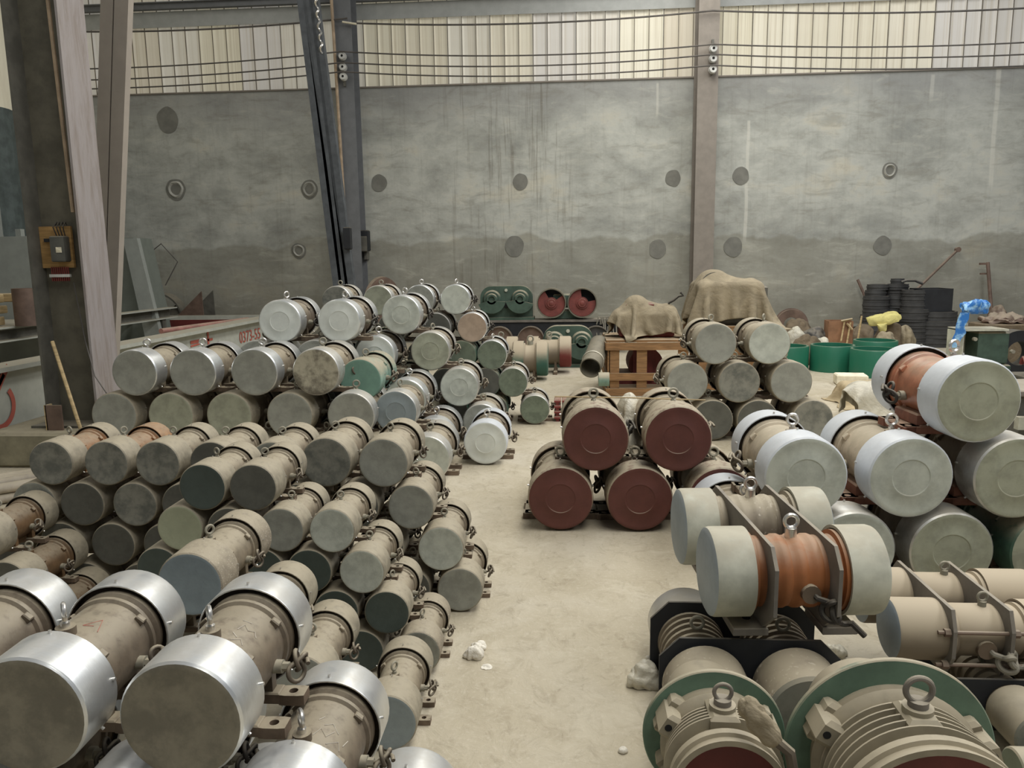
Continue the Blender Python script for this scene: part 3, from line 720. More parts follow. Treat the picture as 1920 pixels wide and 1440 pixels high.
# translucent sheet cladding above the concrete: one object for each sheet
xs = XL; k = 0; upper = struct('wall_back_upper', M().box(((XL + XR) / 2, YB + .24, ZC + .04), (XR - XL, .12, .08)), MT['steeld'])
while xs < XR - .05:
    wd = 1.02
    m = M(); n = 18; vs = []
    for i in range(n + 1):
        u = i / n * (wd - .012); r_ = .5 + .5 * math.cos(2 * PI * (i % 6) / 6)
        dy = -.035 if i % 6 == 0 else (-.028 if i % 6 in (1, 5) and False else 0)
        vs += [(u, dy, 0), (u, dy, 5.2)]
    m.add(vs, [(2 * i, 2 * i + 2, 2 * i + 3, 2 * i + 1) for i in range(n)])
    m.box((.006, .01, 2.6), (.012, .03, 5.2), mi=1)
    put('cladding_sheet', m, [MT['panel'], MT['wire']], upper, (xs, YB + .22, ZC + .02), smooth=None)
    xs += wd; k += 1
# dark lap lines where the ribs overlap
m = M(); xx = XL + .34
while xx < XR:
    m.box((xx, YB + .18, ZC + 2.6), (.014, .02, 5.2)); xx += .34
put('lap_seams', m, MT.setdefault('seam', dusty('brown_seam', srgb(112, 104, 90), 0)), upper, smooth=None)['kind'] = 'stuff'
# wall girts
for nme, z, h in (('trim_1', 8.18, .13), ('trim_2', 11.0, .12)):
    struct(nme, M().box(((XL + XR) / 2, YB - .0, z), (XR - XL, .12, h)).box(((XL + XR) / 2, YB - .04, z + h / 2), (XR - XL, .2, .02)), MT['steelb'])
    struct(nme.replace('1', '5').replace('2', '6'), M().box(((XL + XR) / 2, YB + .14, z - .25), (XR - XL, .02, .36)), MT.setdefault('shadeg', dusty('grey_shade_band', srgb(168, 170, 166), .05, var=.08)))  # grey strip below each girt: its band of shade built as a sheet
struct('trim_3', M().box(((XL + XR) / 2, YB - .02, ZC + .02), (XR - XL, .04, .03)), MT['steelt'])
# patches of mortar over the old scaffold holes
for px, py, r, dk in ((711, 343, 15, 0), (976, 341, 14, 0), (1262, 334, 14, 0), (1389, 330, 15, 0), (1668, 320, 13, 1), (330, 355, 19, 1), (580, 355, 16, 1), (965, 462, 18, 0), (1233, 467, 16, 0), (1655, 460, 16, 0), (560, 470, 14, 1), (1375, 463, 17, 0), (315, 225, 22, 0)):
    p = hy(px, py, YB); rr = r / FPX * 19.2; q = random.Random(px)
    poly = [(rr * (1 + q.uniform(-.14, .12)) * math.cos(a), rr * 1.1 * (1 + q.uniform(-.14, .12)) * math.sin(a)) for a in [2 * PI * i / 26 for i in range(26)]]
    for _ in range(2): poly = [((poly[i - 1][0] + 2 * poly[i][0] + poly[(i + 1) % 26][0]) / 4, (poly[i - 1][1] + 2 * poly[i][1] + poly[(i + 1) % 26][1]) / 4) for i in range(26)]
    o = put('mortar_patch', M().prism(poly, -.012, .01), MT['patch'] if 'patch' in MT else MT.setdefault('patch', dusty('dark_mortar', srgb(124, 123, 115), .05, rough=.95, var=.15)), wall, (p.x, YB, p.z), smooth=None)
    if dk:
        poly2 = [(u * 1.3, v * 1.25) for u, v in poly]
        m = M(); n = len(poly); vs = [(u * .8, -.014, v * .8) for u, v in poly] + [(u * .66, -.05, v * .66) for u, v in poly] + [(u * .5, -.014, v * .5) for u, v in poly]
        m.add(vs, [(i, (i + 1) % n, n + (i + 1) % n, n + i) for i in range(n)] + [(n + i, n + (i + 1) % n, 2 * n + (i + 1) % n, 2 * n + i) for i in range(n)])
        put('mortar_ring', m, MT.setdefault('patch2', dusty('pale_mortar', srgb(172, 171, 162), .1, rough=.95)), wall, (p.x, YB, p.z), smooth=None)
# left wall: dark sheeting with a translucent strip high up
wl = struct('wall_left', M().box((XL - .12, 8, .6), (.2, 22.4, 1.2)), MT['conc'])
m = M(); n = 120; vs = []
for i in range(n + 1):
    y = -3 + 22.2 * i / n; dx = .05 if i % 4 in (0, 1) else 0
    vs += [(dx, y, 1.2), (dx, y, 5.4)]
m.add(vs, [(2 * i, 2 * i + 2, 2 * i + 3, 2 * i + 1) for i in range(n)]); put('sheeting', m, MT['wallg'], wl, (XL - .05, 0, 0), smooth=None)
m = M(); vs = []
for i in range(n + 1):
    y = -3 + 22.2 * i / n; dx = .05 if i % 4 in (0, 1) else 0
    vs += [(dx, y, 5.4), (dx, y, 11)]
m.add(vs, [(2 * i, 2 * i + 2, 2 * i + 3, 2 * i + 1) for i in range(n)]); put('clear_sheeting', m, MT['panel'], wl, (XL - .05, 0, 0), smooth=None)
for y in (12.5, 15.4):
    put('wall_post', M().box((XL + .12, y, 5.5), (.2, .25, 11)), MT['hopl'], wl, smooth=None)

# columns of the back wall
def hcol(X, Y, w_, d, z1, mat, label, z0=0):
    m = M(); t = .025
    m.box((0, -d / 2, z1 / 2), (w_, t, z1)).box((0, d / 2, z1 / 2), (w_, t, z1)).box((0, 0, z1 / 2), (.02, d, z1))
    t_ = thing('steel_column', label, 'column', (X, Y, z0))
    put('shaft', m, mat, t_, smooth=None)
    put('base_plate', M().box((0, 0, .015), (w_ + .2, d + .2, .03)), mat, t_, smooth=None)
    return t_
cC = hcol(-5.15, 18.66, .42, .5, 11, MT['steelb'], 'slate grey H-section column against the wall behind the farthest pile, left of the middle bay')
cR = hcol(3.19, 18.66, .46, .5, 11, MT['steelt'], 'plain grey H-section column against the wall right of the middle bay')
# insulators and the three bare conductors
for c, X, zs in ((cC, -5.14, (6.72, 6.48, 6.27)), (cR, 3.27, (6.61, 6.40, 6.17))):
    put('insulator_bracket', M().box((X - c.location.x, -.31, 6.45), (.05, .06, .75)), MT['steeld'], c, smooth=None)
    for z in zs:
        put('insulator', M().lathe([(0, 0), (0, .04), (-.02, .09), (-.06, .09), (-.07, .05), (-.1, .085), (-.13, .075), (-.135, .03), (-.12, .028), (-.12, 0)], 20, mis=[0] * 8 + [1]), [MT['whitep'], MT['hole']], c, (X - c.location.x, -.33, z))
def sag(a, b, s, n=20):
    a, b = Vector(a), Vector(b)
    return [a.lerp(b, i / n) - Vector((0, 0, s * 4 * (i / n) * (1 - i / n))) for i in range(n + 1)]
for k, (zL, zC_, zR, zE) in enumerate(((6.72, 6.80, 6.68, 6.62), (6.47, 6.56, 6.47, 6.36), (6.27, 6.36, 6.24, 6.12))):
    P = sag((XL + .1, 18.17, zL - .1), (-5.14, 18.17, zC_), .08) + sag((-5.14, 18.17, zC_), (3.27, 18.17, zR), .16)[1:] + sag((3.27, 18.17, zR), (XR - .1, 18.17, zE), .16)[1:]
    tag(put('conductor_wire', M().tube(P, .016, 6), MT['wire']), ['top bare wire of the three strung on white insulators along the wall', 'middle bare wire of the three strung on white insulators along the wall', 'lowest bare wire of the three strung on white insulators, just above the concrete'][k], 'wire', 'bare wires along the back wall')
P = sag((XL + .1, 18.3, 7.5), (-5.0, 18.3, 7.55), .1) + sag((-5.0, 18.3, 7.45), (3.24, 18.3, 7.42), .14) + sag((3.24, 18.3, 7.42), (XR - .1, 18.3, 7.35), .16)[1:]
tag(put('overhead_cable', M().tube(P, .02, 6), MT['wire']), 'sagging grey cable strung high across the translucent sheets', 'cable')
p0, p1 = hy(642, 41, 18.25), hy(668, 45, 18.25)
tag(put('pale_tube', M().cyl(p0, p1, .022, 10), MT['foam']), 'short pale tube fixed to the overhead cable by the slate column', 'tube')  # short pale cylinder along the overhead cable
# tan conduit on the left wall column, its switch boxes
def cond(px0, py0, px1, py1, Y, r, label, X=None):
    return tag(put('conduit_pipe', M().tube([hy(px0, py0, Y), hy((px0 + px1) / 2, (py0 + py1) / 2, Y), hy(px1, py1, Y)], r, 8), MT['conduit']), label, 'pipe')
cond(619, -40, 646, 398, 18.3, .035, 'tan conduit running down the slate wall column behind the dark brace')
t = thing('switch_box', 'dark switch box on the wall right of the slate column', 'electrical box', hy(681, 459, 18.55))
put('housing', M().box((0, .12, .1), (.24, .24, .5), bev=.02), MT['black'], t); put('cover', M().box((0, -.02, .02), (.2, .04, .36), bev=.01), MT['steeld'], t)
put('mounting_bar', M().box((0, .3, 0), (.06, .26, .7)), MT['steeld'], t, smooth=None)

def slab(name, quad, thick, mat, parent=None):
    """box-section member whose two outlines quad[0..1] (top l,r) quad[2..3] (bottom r,l) stand at their own place"""
    q = [Vector(v) for v in quad]; d = Vector((0, thick, 0)); m = M()
    m.add(q + [v + d for v in q], [(0, 1, 2, 3), (7, 6, 5, 4), (0, 4, 5, 1), (1, 5, 6, 2), (2, 6, 7, 3), (3, 7, 4, 0)])
    return put(name, m, mat, parent, smooth=None)
# leaning laced brace by the slate column
t = thing('leaning_brace', 'dark slate twin-channel brace leaning into the wall column, bright twisted strip up its side', 'brace', (0, 0, 0))
Yb = 16.0
def strip(px0, px1, qx0, qx1, py0=-60, py1=660, Y=Yb, th=.16, nm='channel', mat=None):
    a, b = hy(px0, py0, Y), hy(px1, py0, Y); c, d = hy(qx1, py1, Y), hy(qx0, py1, Y)
    return slab(nm, (a, b, c, d), th, mat or MT['dkbrace'], t)
strip(549, 566, 640, 657); strip(572, 588, 663, 680, th=.16)
strip(560, 578, 652, 668, th=.03, nm='lacing_plate')
for f in (.1, .3, .5, .7, .9):
    pass
m = M(); pts = []
for i in range(70):
    py = -30 + 130 * i / 69; pts.append(hy(590 + (py + 30) * .105 + 2.5 * math.sin(i * .55), py, Yb - .03) + Vector((0, .03 * math.cos(i * .55), 0)))
m.tube(pts, .022, 6); put('twisted_strip', m, MT['steel'], t)  # wavy bright steel tube up the side of the brace
put('switch_box', M().box(hy(652, 447, Yb - .1), (.14, .16, .46), bev=.02), MT['black'], t)

# ---------------------------------------------------------------- the near left column with its board and brace
t = thing('steel_column', 'large H-section column at the left with glossy mauve flange and a wiring board', 'column', (-5.15, 7.7, .36))
hw = .27; z1 = 9.5
put('web', M().box((0, 0, z1 / 2), (2 * hw, .02, z1)), MT['steelm'], t, smooth=None)
put('left_flange', M().box((-hw, 0, z1 / 2), (.025, .44, z1)), MT['steeld'], t, smooth=None)
put('right_flange', M().box((hw, 0, z1 / 2), (.025, .44, z1)), MT['mauve'], t, smooth=None, label='glossy mauve-grey flange facing the aisle')
put('base_plate', M().box((0, 0, .012), (.8, .62, .024)), MT['steeld'], t, smooth=None)
cond(86, -30, 137, 398, 7.55, .02, 'tan conduit running down the web of the near left column')
colr = t
b = thing('wiring_board', 'tan board carrying a grey switch box on the web of the near left column', 'electrical board', (-5.235, 7.65, 2.21))
put('back_board', M().box((0, 0, 0), (.34, .03, .42)), MT['board'], b, smooth=None)
g = put('switch_box', M().box((.07, -.06, -.02), (.15, .09, .26), bev=.01), MT['gbox'], b)
put('paper_label', M().box((.085, -.108, -.03), (.06, .004, .055)), MT['foam'], g, smooth=None)
put('small_socket', M().box((-.08, -.03, .07), (.055, .03, .035)), MT['black'], b, smooth=None)
m = M()
for k in range(4):
    m.tube([(.04 + .03 * k, -.05, .11), (.03 + .035 * k, -.08, .2), (.05 + .03 * k, -.04, .25), (.02 + .04 * k, -.02, .22)], .006, 5)
for k in range(3): m.tube([(-.04 + .02 * k, -.03, .08), (-.03, -.06, .0), (-.02 + .01 * k, -.03, -.07)], .007, 5)
put('loose_wires', m, MT['dkrub'], b)['kind'] = 'stuff'
m = M().box((.02, -.03, -.29), (.22, .03, .03))
put('terminal_strip', m, MT['whitep'], b, smooth=None)
m = M()
for k in range(9): m.box((-.065 + .022 * k, -.03, -.24), (.007, .012, .08)); m.box((-.065 + .022 * k, -.03, -.32), (.006, .02, .05))
put('red_leads', m, MT['redrub'], b, smooth=None)['kind'] = 'stuff'
t = thing('column_brace', 'taupe twin-angle brace crossing behind the near left column', 'brace', (0, 0, 0))
strip(190, 213, 165, 188, py0=-60, py1=800, Y=8.35, th=.1, nm='angle', mat=MT['brace']); strip(216, 243, 191, 210, py0=-60, py1=800, Y=8.35, th=.1, nm='angle', mat=MT['brace'])
strip(205, 222, 181, 196, py0=-60, py1=800, Y=8.40, th=.02, nm='spacer', mat=MT['steeld'])
struct('trim_4', M().box((-5.15, 7.9, .18), (1.5, 1.5, .36), bev=.03), MT['conc'])
t = thing('angle_offcut', 'brown steel channel offcut standing on the column plinth', 'offcut', (-5.45, 7.12, .0))
t.location = hy(80, 815, 7.1); t.location.z = .36; t.location.y = 7.3
put('web', M().box((0, 0, .13), (.17, .02, .26)), MT['rusty'], t, smooth=None); put('flange', M().box((-.085, .04, .13), (.02, .1, .26)), MT['pine2'], t, smooth=None)
p0 = hy(98, 640, 7.45); p1 = hy(150, 788, 7.25); p1.z = .37
tag(put('wooden_stick', M().tube([p0, p0.lerp(p1, .5), p1], .018, 8), MT['pine2']), 'thin wooden stick leaning on the web of the near left column', 'stick')
tag(put('thin_wire', M().tube([hy(138, 530, 7.6), hy(160, 640, 7.5), hy(178, 705, 7.4), hy(205, 745, 7.3)], .006, 5), MT['wire']), 'thin wire trailing down from the wiring board', 'wire')

# ---------------------------------------------------------------- long beams and machine legs on the left
t = thing('long_girder', 'pale grey steel girder with red lettering running back to the wall', 'girder', (-6.0, 9.2, 0))
y0, y1 = -4.6, 7.4
put('web', M().box((-.12, (y0 + y1) / 2, .47), (.03, y1 - y0, .84)), MT['beamg'], t, smooth=None)
put('top_flange', M().box((-.12, (y0 + y1) / 2, .94), (.36, y1 - y0, .05)), MT['beamg'], t, smooth=None)
put('bottom_flange', M().box((-.12, (y0 + y1) / 2, .03), (.36, y1 - y0, .06)), MT['beamg'], t, smooth=None)
gird = t
XG = -6.1
def text3(s, size, loc, rot_, mat, parent, name='lettering', align='LEFT'):
    cu = bpy.data.curves.new('txt', 'FONT'); cu.body = s; cu.size = size; cu.extrude = .002; cu.align_x = align
    o = bpy.data.objects.new('txt', cu); COL.objects.link(o)
    me = bpy.data.meshes.new_from_object(o.evaluated_get(bpy.context.evaluated_depsgraph_get())); bpy.data.objects.remove(o)
    me.materials.clear()
    q = put(name, me, mat, parent, loc, rot_, smooth=None); return q
a = hx(449, 640, XG)
txt_rot = (math.radians(90), 0, math.radians(90))
text3('0373-55', .30, (XG + .005 + 6, a.y - 9.2, .56), txt_rot, MT['redlet'], gird)
m = M()
a = hx(358, 655, XG)
for (u0, v0, u1, v1, wd) in ((0, .22, .32, .22, .05), (0, .16, .3, .17, .03), (.62, .0, .62, .34, .06), (.5, .2, .78, .2, .04), (.42, 0, .86, .0, .05)):
    A = Vector((.006, u0, v0)); B = Vector((.006, u1, v1)); d = (B - A); n = Vector((0, -d.z, d.y)).normalized() * wd / 2
    m.add([A - n, B - n, B + n, A + n, A - n - Vector((.004, 0, 0)), B - n - Vector((.004, 0, 0)), B + n - Vector((.004, 0, 0)), A + n - Vector((.004, 0, 0))], [(0, 1, 2, 3), (7, 6, 5, 4), (0, 4, 5, 1), (1, 5, 6, 2), (2, 6, 7, 3), (3, 7, 4, 0)])
put('lettering', m, MT['redlet'], gird, (XG + 6, a.y - 9.2, .55), smooth=None)
m = M(); c = hx(-4, 762, XG)
arc = [(math.cos(x), math.sin(x)) for x in [math.radians(-110 + 150 * i / 18) for i in range(19)]]
vs = []; 
for (u, v) in arc: vs += [(.006, u * .26, v * .26), (.006, u * .2, v * .2)]
m.add(vs, [(2 * i, 2 * i + 2, 2 * i + 3, 2 * i + 1) for i in range(18)])
m.box((.006, .03, .22), (.004, .06, .3), rot=Matrix.Rotation(-.7, 3, 'X')); m.box((.006, .12, .3), (.004, .3, .06), rot=Matrix.Rotation(.9, 3, 'X'))
put('red_emblem', m, MT['redlet'], gird, (XG + 6, c.y - 9.2, c.z), smooth=None)
t = thing('steel_channel', 'dusty channel rail on trestles behind the pale girder', 'channel', (-8.5, 12.5, 0))
put('web', M().box((-.08, 0, 1.02), (.03, 7, .2)), MT['steeld'], t, smooth=None)
put('top_flange', M().box((0, 0, 1.12), (.22, 7, .025)), MT['beamg'], t, smooth=None); put('bottom_flange', M().box((0, 0, .92), (.22, 7, .025)), MT['beamg'], t, smooth=None)
for y in (-3, 0, 3): put('trestle', M().box((0, y, .45), (.14, .14, .9)).box((0, y, .04), (.5, .5, .08)), MT['steeld'], t, smooth=None)
t = thing('steel_platform', 'low steel platform at the left edge with timbers on it', 'platform', (-9.3, 11.6, 0))
put('deck', M().box((0, 0, 1.10), (1.5, 2.2, .05)), MT['beamg'], t, smooth=None)
for sx in (-.6, .6):
    for sy in (-.9, .9): put('leg', M().box((sx, sy, .54), (.1, .1, 1.08)), MT['black'], t, smooth=None)
for k, (dz, dy) in enumerate(((0, 0), (.17, .05), (.34, -.03), (.34, .35))):
    tag(put('timber_baulk', M().box((-9.4, 11.1 + dy, 1.21 + dz), (1.5, .3 if k < 3 else .22, .13 if k != 1 else .12), rz=.06 * (k - 1), bev=.01), MT['pine2']), ['bottom squared timber on the platform at the left edge', 'middle squared timber on the platform at the left edge', 'top squared timber on the platform at the left edge', 'rear squared timber on top of the platform stack'][k], 'timber', 'timbers on the platform')
c = hy(51, 600, 11.2)
tag(put('pipe_stub', M().ring((c.x, 11.2, 1.13), (c.x, 11.2, 1.70), .165, .145, 28), MT['rusty']), 'rusty upright pipe stub standing beside the squared timbers', 'pipe')
def taper(name, X, Y, z0, z1, w0, w1, d0, d1, mat, parent, sh=0):
    vs = [(X - w0 / 2, Y - d0 / 2, z0), (X + w0 / 2, Y - d0 / 2, z0), (X + w0 / 2, Y + d0 / 2, z0), (X - w0 / 2, Y + d0 / 2, z0),
          (X + sh - w1 / 2, Y - d1 / 2, z1), (X + sh + w1 / 2, Y - d1 / 2, z1), (X + sh + w1 / 2, Y + d1 / 2, z1), (X + sh - w1 / 2, Y + d1 / 2, z1)]
    return put(name, M().add(vs, [(3, 2, 1, 0), (4, 5, 6, 7), (0, 1, 5, 4), (1, 2, 6, 5), (2, 3, 7, 6), (3, 0, 4, 7)]), mat, parent, smooth=None)
t = thing('machine_stand', 'tapered grey machine stand at the left edge behind the platform', 'machine', (-9.7, 13.2, 0))
taper('housing', 0, 0, 0, 2.55, 1.3, .72, 1.0, .7, MT['hopl'], t); put('top_lug', M().box((.0, 0, 2.62), (.1, .1, .14)), MT['hopl'], t, smooth=None)
t = thing('machine_stand', 'tapered grey machine stand between the near column and the fan', 'machine', (-9.35, 16.0, 0))
taper('housing', -.1, 0, 0, 2.6, 1.5, .75, 1.0, .7, MT['hopper'], t, .05)
slabm = M().add([(.25, -.62, 2.58), (.55, -.62, 2.58), (1.05, -.8, .1), (.7, -.8, .1), (.25, -.5, 2.58), (.55, -.5, 2.58), (1.05, -.68, .1), (.7, -.68, .1)], [(0, 1, 2, 3), (7, 6, 5, 4), (0, 4, 5, 1), (1, 5, 6, 2), (2, 6, 7, 3), (3, 7, 4, 0)])
put('side_plate', slabm, MT['hopl'], t, smooth=None); put('foot_rail', M().box((.2, -.6, .35), (2.2, .2, .12)), MT['hopl'], t, smooth=None)
t = thing('red_frame', 'dark red frame box beyond the pale girder near the wall', 'frame', (-8.0, 15.6, 0))
put('back_rail', M().box((.05, .9, .86), (2.9, .1, .1)), MT['beamg'], t, smooth=None); put('web_plate', M().box((.05, .84, .5), (2.8, .06, .64)), MT['beamr'], t, smooth=None)
put('front_pipe', M().cyl(hy(302, 621, 13.5) - t.location, hy(465, 599, 16.2) - t.location, .05, 12), MT['pink'], t, label='pink primed pipe')
put('end_rail', M().box((-1.2, 0, .86), (.1, 1.8, .1)), MT['beamg'], t, smooth=None)
for sx in (-1.2, 1.4): put('leg', M().box((sx, .8, .4), (.12, .12, .82)), MT['beamr'], t, smooth=None)
t = thing('exhaust_fan', 'dark fan with a motor on its hub against the wall at the left', 'fan', (-9.9, 17.9, 0))
put('shroud', M().ring((0, 0, .75), (0, .35, .75), .62, .58, 32).box((0, .2, .08), (.9, .4, .16)), MT['steeld'], t)
bl = M()
for i in range(5):
    a = 2 * PI * i / 5; bl.add([(math.cos(a) * .1, .1, .75 + math.sin(a) * .1), (math.cos(a + .2) * .55, .05, .75 + math.sin(a + .2) * .55), (math.cos(a + .7) * .55, .2, .75 + math.sin(a + .7) * .55), (math.cos(a + .9) * .1, .2, .75 + math.sin(a + .9) * .1)], [(0, 1, 2, 3)])
put('blades', bl, MT['steeld'], t, smooth=None)['kind'] = 'stuff'
put('motor', M().cyl((.05, .15, .8), (.3, -.3, .95), .15, 18).box((.0, .1, .5), (.1, .3, .7)), MT['steelm'], t)
P = [hy(270, 483, 18.5), hy(302, 457, 18.5), hy(333, 491, 18.5), hy(310, 535, 18.3)]
tag(put('bent_rod', M().tube(P, .014, 5), MT['wire']), 'thin bent rod standing up beside the fan against the wall', 'rod')
t = thing('steel_chute', 'rusty open chute leaning by the wall right of the fan', 'chute', hy(350, 590, 17.8))
t.location.z = 0
put('side', M().prism([(-.42, .55), (-.3, .75), (.42, 1.4), (.45, .0), (-.42, .0)], -.03, .0), MT['rusty'], t, smooth=None)
put('side', M().prism([(-.42, .55), (-.3, .75), (.42, 1.4), (.45, .0), (-.42, .0)], .57, .6), MT['steeld'], t, smooth=None)
put('bottom', M().box((.0, .28, .25), (.8, .6, .03)), MT['steeld'], t, smooth=None)
# bundle of pale pipes near the left edge
for k in range(9):
    r = k // 5; c = k % 5; q = random.Random(k)
    x, y = -5.9 + .02 * k, 6.1 - .17 * c - .06 * r
    a = Vector((-5.8, y - .45 + q.uniform(-.03, .03), .05 + .09 * r)); b_ = Vector((-4.62 + q.uniform(-.12, .05), y + .72, .05 + .09 * r))
    tag(put('steel_pipe', M().ring(a, b_, .045, .036, 14), MT['whitepipe'] if 'whitepipe' in MT else MT.setdefault('whitepipe', dusty('dusty_pale_pipe', srgb(172, 162, 146), .6))), 'pale steel pipe, %s from the back, %s layer of the bundle at the left edge' % (['first', 'second', 'third', 'fourth', 'fifth'][c], ['bottom', 'top'][r]), 'pipe', 'pale pipes bundled at the left edge')

# ---------------------------------------------------------------- far background, middle
def exciter(name, label, loc, w_, h, mat, rz=0, wheels=False, group=None):
    t = thing(name, label, 'machine', loc, rz, group); r = h * .34; m = M()
    poly = [(-w_ / 2, 0), (w_ / 2, 0)] + [(w_ / 2 - r + r * math.cos(a), h - r + r * math.sin(a)) for a in [PI / 2 * i / 8 for i in range(9)]] + [(-w_ / 2 + r - r * math.sin(a), h - r + r * math.cos(a)) for a in [PI / 2 * i / 8 for i in range(9)]]
    m.prism(poly, -.14, .14); put('casing', m, mat, t)
    put('base_flange', M().box((0, 0, .03), (w_ + .08, .46, .06)), mat, t, smooth=None)
    put('drain_plug', M().cyl((0, -.15, h * .42), (0, -.13, h * .42), h * .08, 16), MT['black'], t)
    put('lifting_lug', M().cyl((0, -.17, h * .88), (0, -.14, h * .88), h * .045, 12), MT['capcream'], t)
    for sx in (-1, 1):
        c = (sx * w_ * .27, h * .62)
        hub = put('hub', M().lathe([(-.02, 0), (-.02, .06), (-.06, .07), (-.06, .11), (0, .13), (.0, .17), (.06, .2), (.1, .2), (.1, 0)], 28, 0, Matrix.Translation((c[0], -.24, c[1]))), mat, t)
        a0 = math.radians(200 if sx < 0 else 190); sec = [(c[0] + .08 * math.cos(a0), c[1] + .08 * math.sin(a0))] + [(c[0] + h * .42 * math.cos(a0 + math.radians(150) * i / 12), c[1] + h * .42 * math.sin(a0 + math.radians(150) * i / 12)) for i in range(13)]
        put('eccentric_weight', M().prism(sec, -.3, -.2), mat, hub, smooth=None)
    return t
cart = thing('storage_rack', 'long dark steel bearer standing before the wall with exciters on top', 'rack', (-.4, 17.0, 0))
put('bearer', M().box((.2, 0, .70), (3.6, .5, .05)), MT['plate'], cart, smooth=None)
put('front_web', M().box((.2, -.2, .52), (3.6, .03, .3)), MT['black'], cart, smooth=None)
for x in (-1.5, 0, 1.5): put('leg', M().box((x, 0, .34), (.1, .4, .68)), MT['black'], cart, smooth=None)
exciter('gear_exciter', 'dusty green twin-hub exciter on the dark bearer by the wall', (-1.33, 17.0, .725), 1.15, .74, MT['gearg'])
for k, px in enumerate((936, 995, 1056, 1118)):
    c = hy(px, 622, 16.6)
    t = thing('flywheel', ['far left dark flywheel under the bearer by the wall', 'second dark flywheel under the bearer by the wall', 'pale rimmed dark flywheel under the red discs', 'rightmost dark flywheel behind the hanging cables'][k], 'wheel', (c.x, 16.62, 0), 0, 'flywheels under the bearer')
    put('disc', M().lathe([(0, .07), (0, .26), (-.03, .29), (-.06, .3), (.1, .3), (.1, .07), (0, .07)], 32, 0, Matrix.Translation((0, 0, .30))), MT['rusty'] if k < 3 else MT['ringd'], t)
    put('rim', M().ring((0, -.07, .30), (0, -.0, .30), .3, .285, 32), MT['plate'], t)
t = thing('twin_disc_exciter', 'exciter with two dark red open discs on the bearer by the wall', 'machine', (0.0, 17.0, .725))
put('cross_casing', M().box((0, .05, .4), (.6, .3, .3), bev=.03).box((0, .05, .1), (.7, .4, .2), bev=.02), MT['gearg'], t)
for sx in (-1, 1):
    rm = put('rim', M().ring((sx * .335, -.28, .36), (sx * .335, .2, .36), .325, .3, 36), MT['steelm'], t)
    p0 = M(); th0 = .6 if sx < 0 else .2
    pts = [(sx * .335 + .295 * math.cos(a), .36 + .295 * math.sin(a)) for a in [th0 + math.radians(85) + math.radians(275) * i / 24 for i in range(25)]] + [(sx * .335, .36)]
    p0.prism(pts, -.22, -.16); put('sector_weight', p0, MT['wheelr'], rm, smooth=None)
    put('back_disc', M().cyl((sx * .335, -.02, .36), (sx * .335, 0, .36), .3, 32), MT['black'], t)
    put('hub', M().lathe([(0, 0), (0, .03), (.01, .05), (.02, .05), (.02, .09), (.05, .1), (.05, .13), (.1, .13), (.1, 0)], 24, 0, Matrix.Translation((sx * .335, -.30, .36))), MT['wheelr'], t)
m = M()
for k in range(9):
    x = .72 + .055 * k + (0.12 if k > 5 else 0); q = random.Random(k); w_ = .05 + .03 * q.random(); zl = .12 + .1 * q.random()
    m.tube([(x - w_, 16.7, .62), (x - .5 * w_, 16.68, .78), (x + w_ * .4, 16.7, .79), (x + w_, 16.66, .6), (x + w_ * 1.2, 16.6, .35), (x + .2 * w_, 16.58, zl), (x - w_ * 1.0, 16.6, .3), (x - w_, 16.66, .58)], .014, 6)
tag(put('hanging_cable', m, MT['rope']), 'grey cable coils hanging over the end of the dark bearer', 'cable')
exciter('gear_exciter', 'green exciter standing on the floor behind the red capped crosswise motor', (0.02, 14.6, 0), .95, .78, MT['gearg'])

def crossmotor(name, label, x0, x1, Y, zc, D, cl, caps, endm, body, group=None, rz=0, rib=False, eye=True, capr=None, cat='motor', foot=True):
    """motor lying crosswise, axis along X; caps of length cl at either end"""
    xc = (x0 + x1) / 2; h = (x1 - x0) / 2; t = thing(name, label, cat, (xc, Y, 0 if foot else zc - D / 2), rz, group)
    dz = zc if foot else D / 2
    T = lambda x: Matrix.Translation((x, 0, dz)) @ Matrix.Rotation(-PI / 2, 4, 'Z')     # local +Y -> +X
    R = D / 2
    pr = [(0, 0), (0, R * .86), (-.0, R * .9), (R * .06, R * .985), (R * .14, R), (cl, R), (cl, R * .93), (cl - .02, R * .9)]
    put('end_cap', M().lathe(pr, 40, 0, T(-h), mis=[1, 1, 0, 0, 0, 0, 0]), [MT[caps], MT[endm]], t)
    prr = [(-a, r) for a, r in pr]
    put('end_cap', M().lathe(prr, 40, 0, T(h), mis=[1, 1, 0, 0, 0, 0, 0]), [MT[capr or caps], MT[endm if not capr else 'red']], t)
    L = 2 * h - 2 * cl; p = [(-.03, 0), (-.03, R * .88), (.02, R * .88), (.03, R * .8)]
    if rib:
        n = 5
        for i in range(n):
            a = .04 + (L - .08) * i / n; w_ = (L - .08) / n
            p += [(a, R * .74), (a + w_ * .35, R * .76), (a + w_ * .5, R * .83), (a + w_ * .8, R * .83), (a + w_ * .98, R * .76)]
    else: p += [(.04, R * .78), (L - .04, R * .78)]
    p += [(L - .03, R * .8), (L - .02, R * .88), (L + .03, R * .88), (L + .03, 0)]
    put('body', M().lathe(p, 40, 0, T(-h + cl)), MT[body], t)
    if eye:
        put('eyebolt', M().cyl((0, 0, dz + R * .7), (0, 0, dz + R * .95), R * .16, 14).tube([(R * .16 * math.cos(a), 0, dz + R * 1.12 + R * .16 * math.sin(a)) for a in [2 * PI * i / 18 for i in range(18)]], R * .05, 8, closed=True), MT['gland'], t)
    if foot:
        for sx in (-1, 1):
            put('mounting_foot', M().box((sx * L * .3, 0, .03), (.07, D * 1.1, .06), bev=.01).box((sx * L * .3, 0, dz * .3), (.04, D * .5, dz * .5)), MT['foot'], t)
    return t
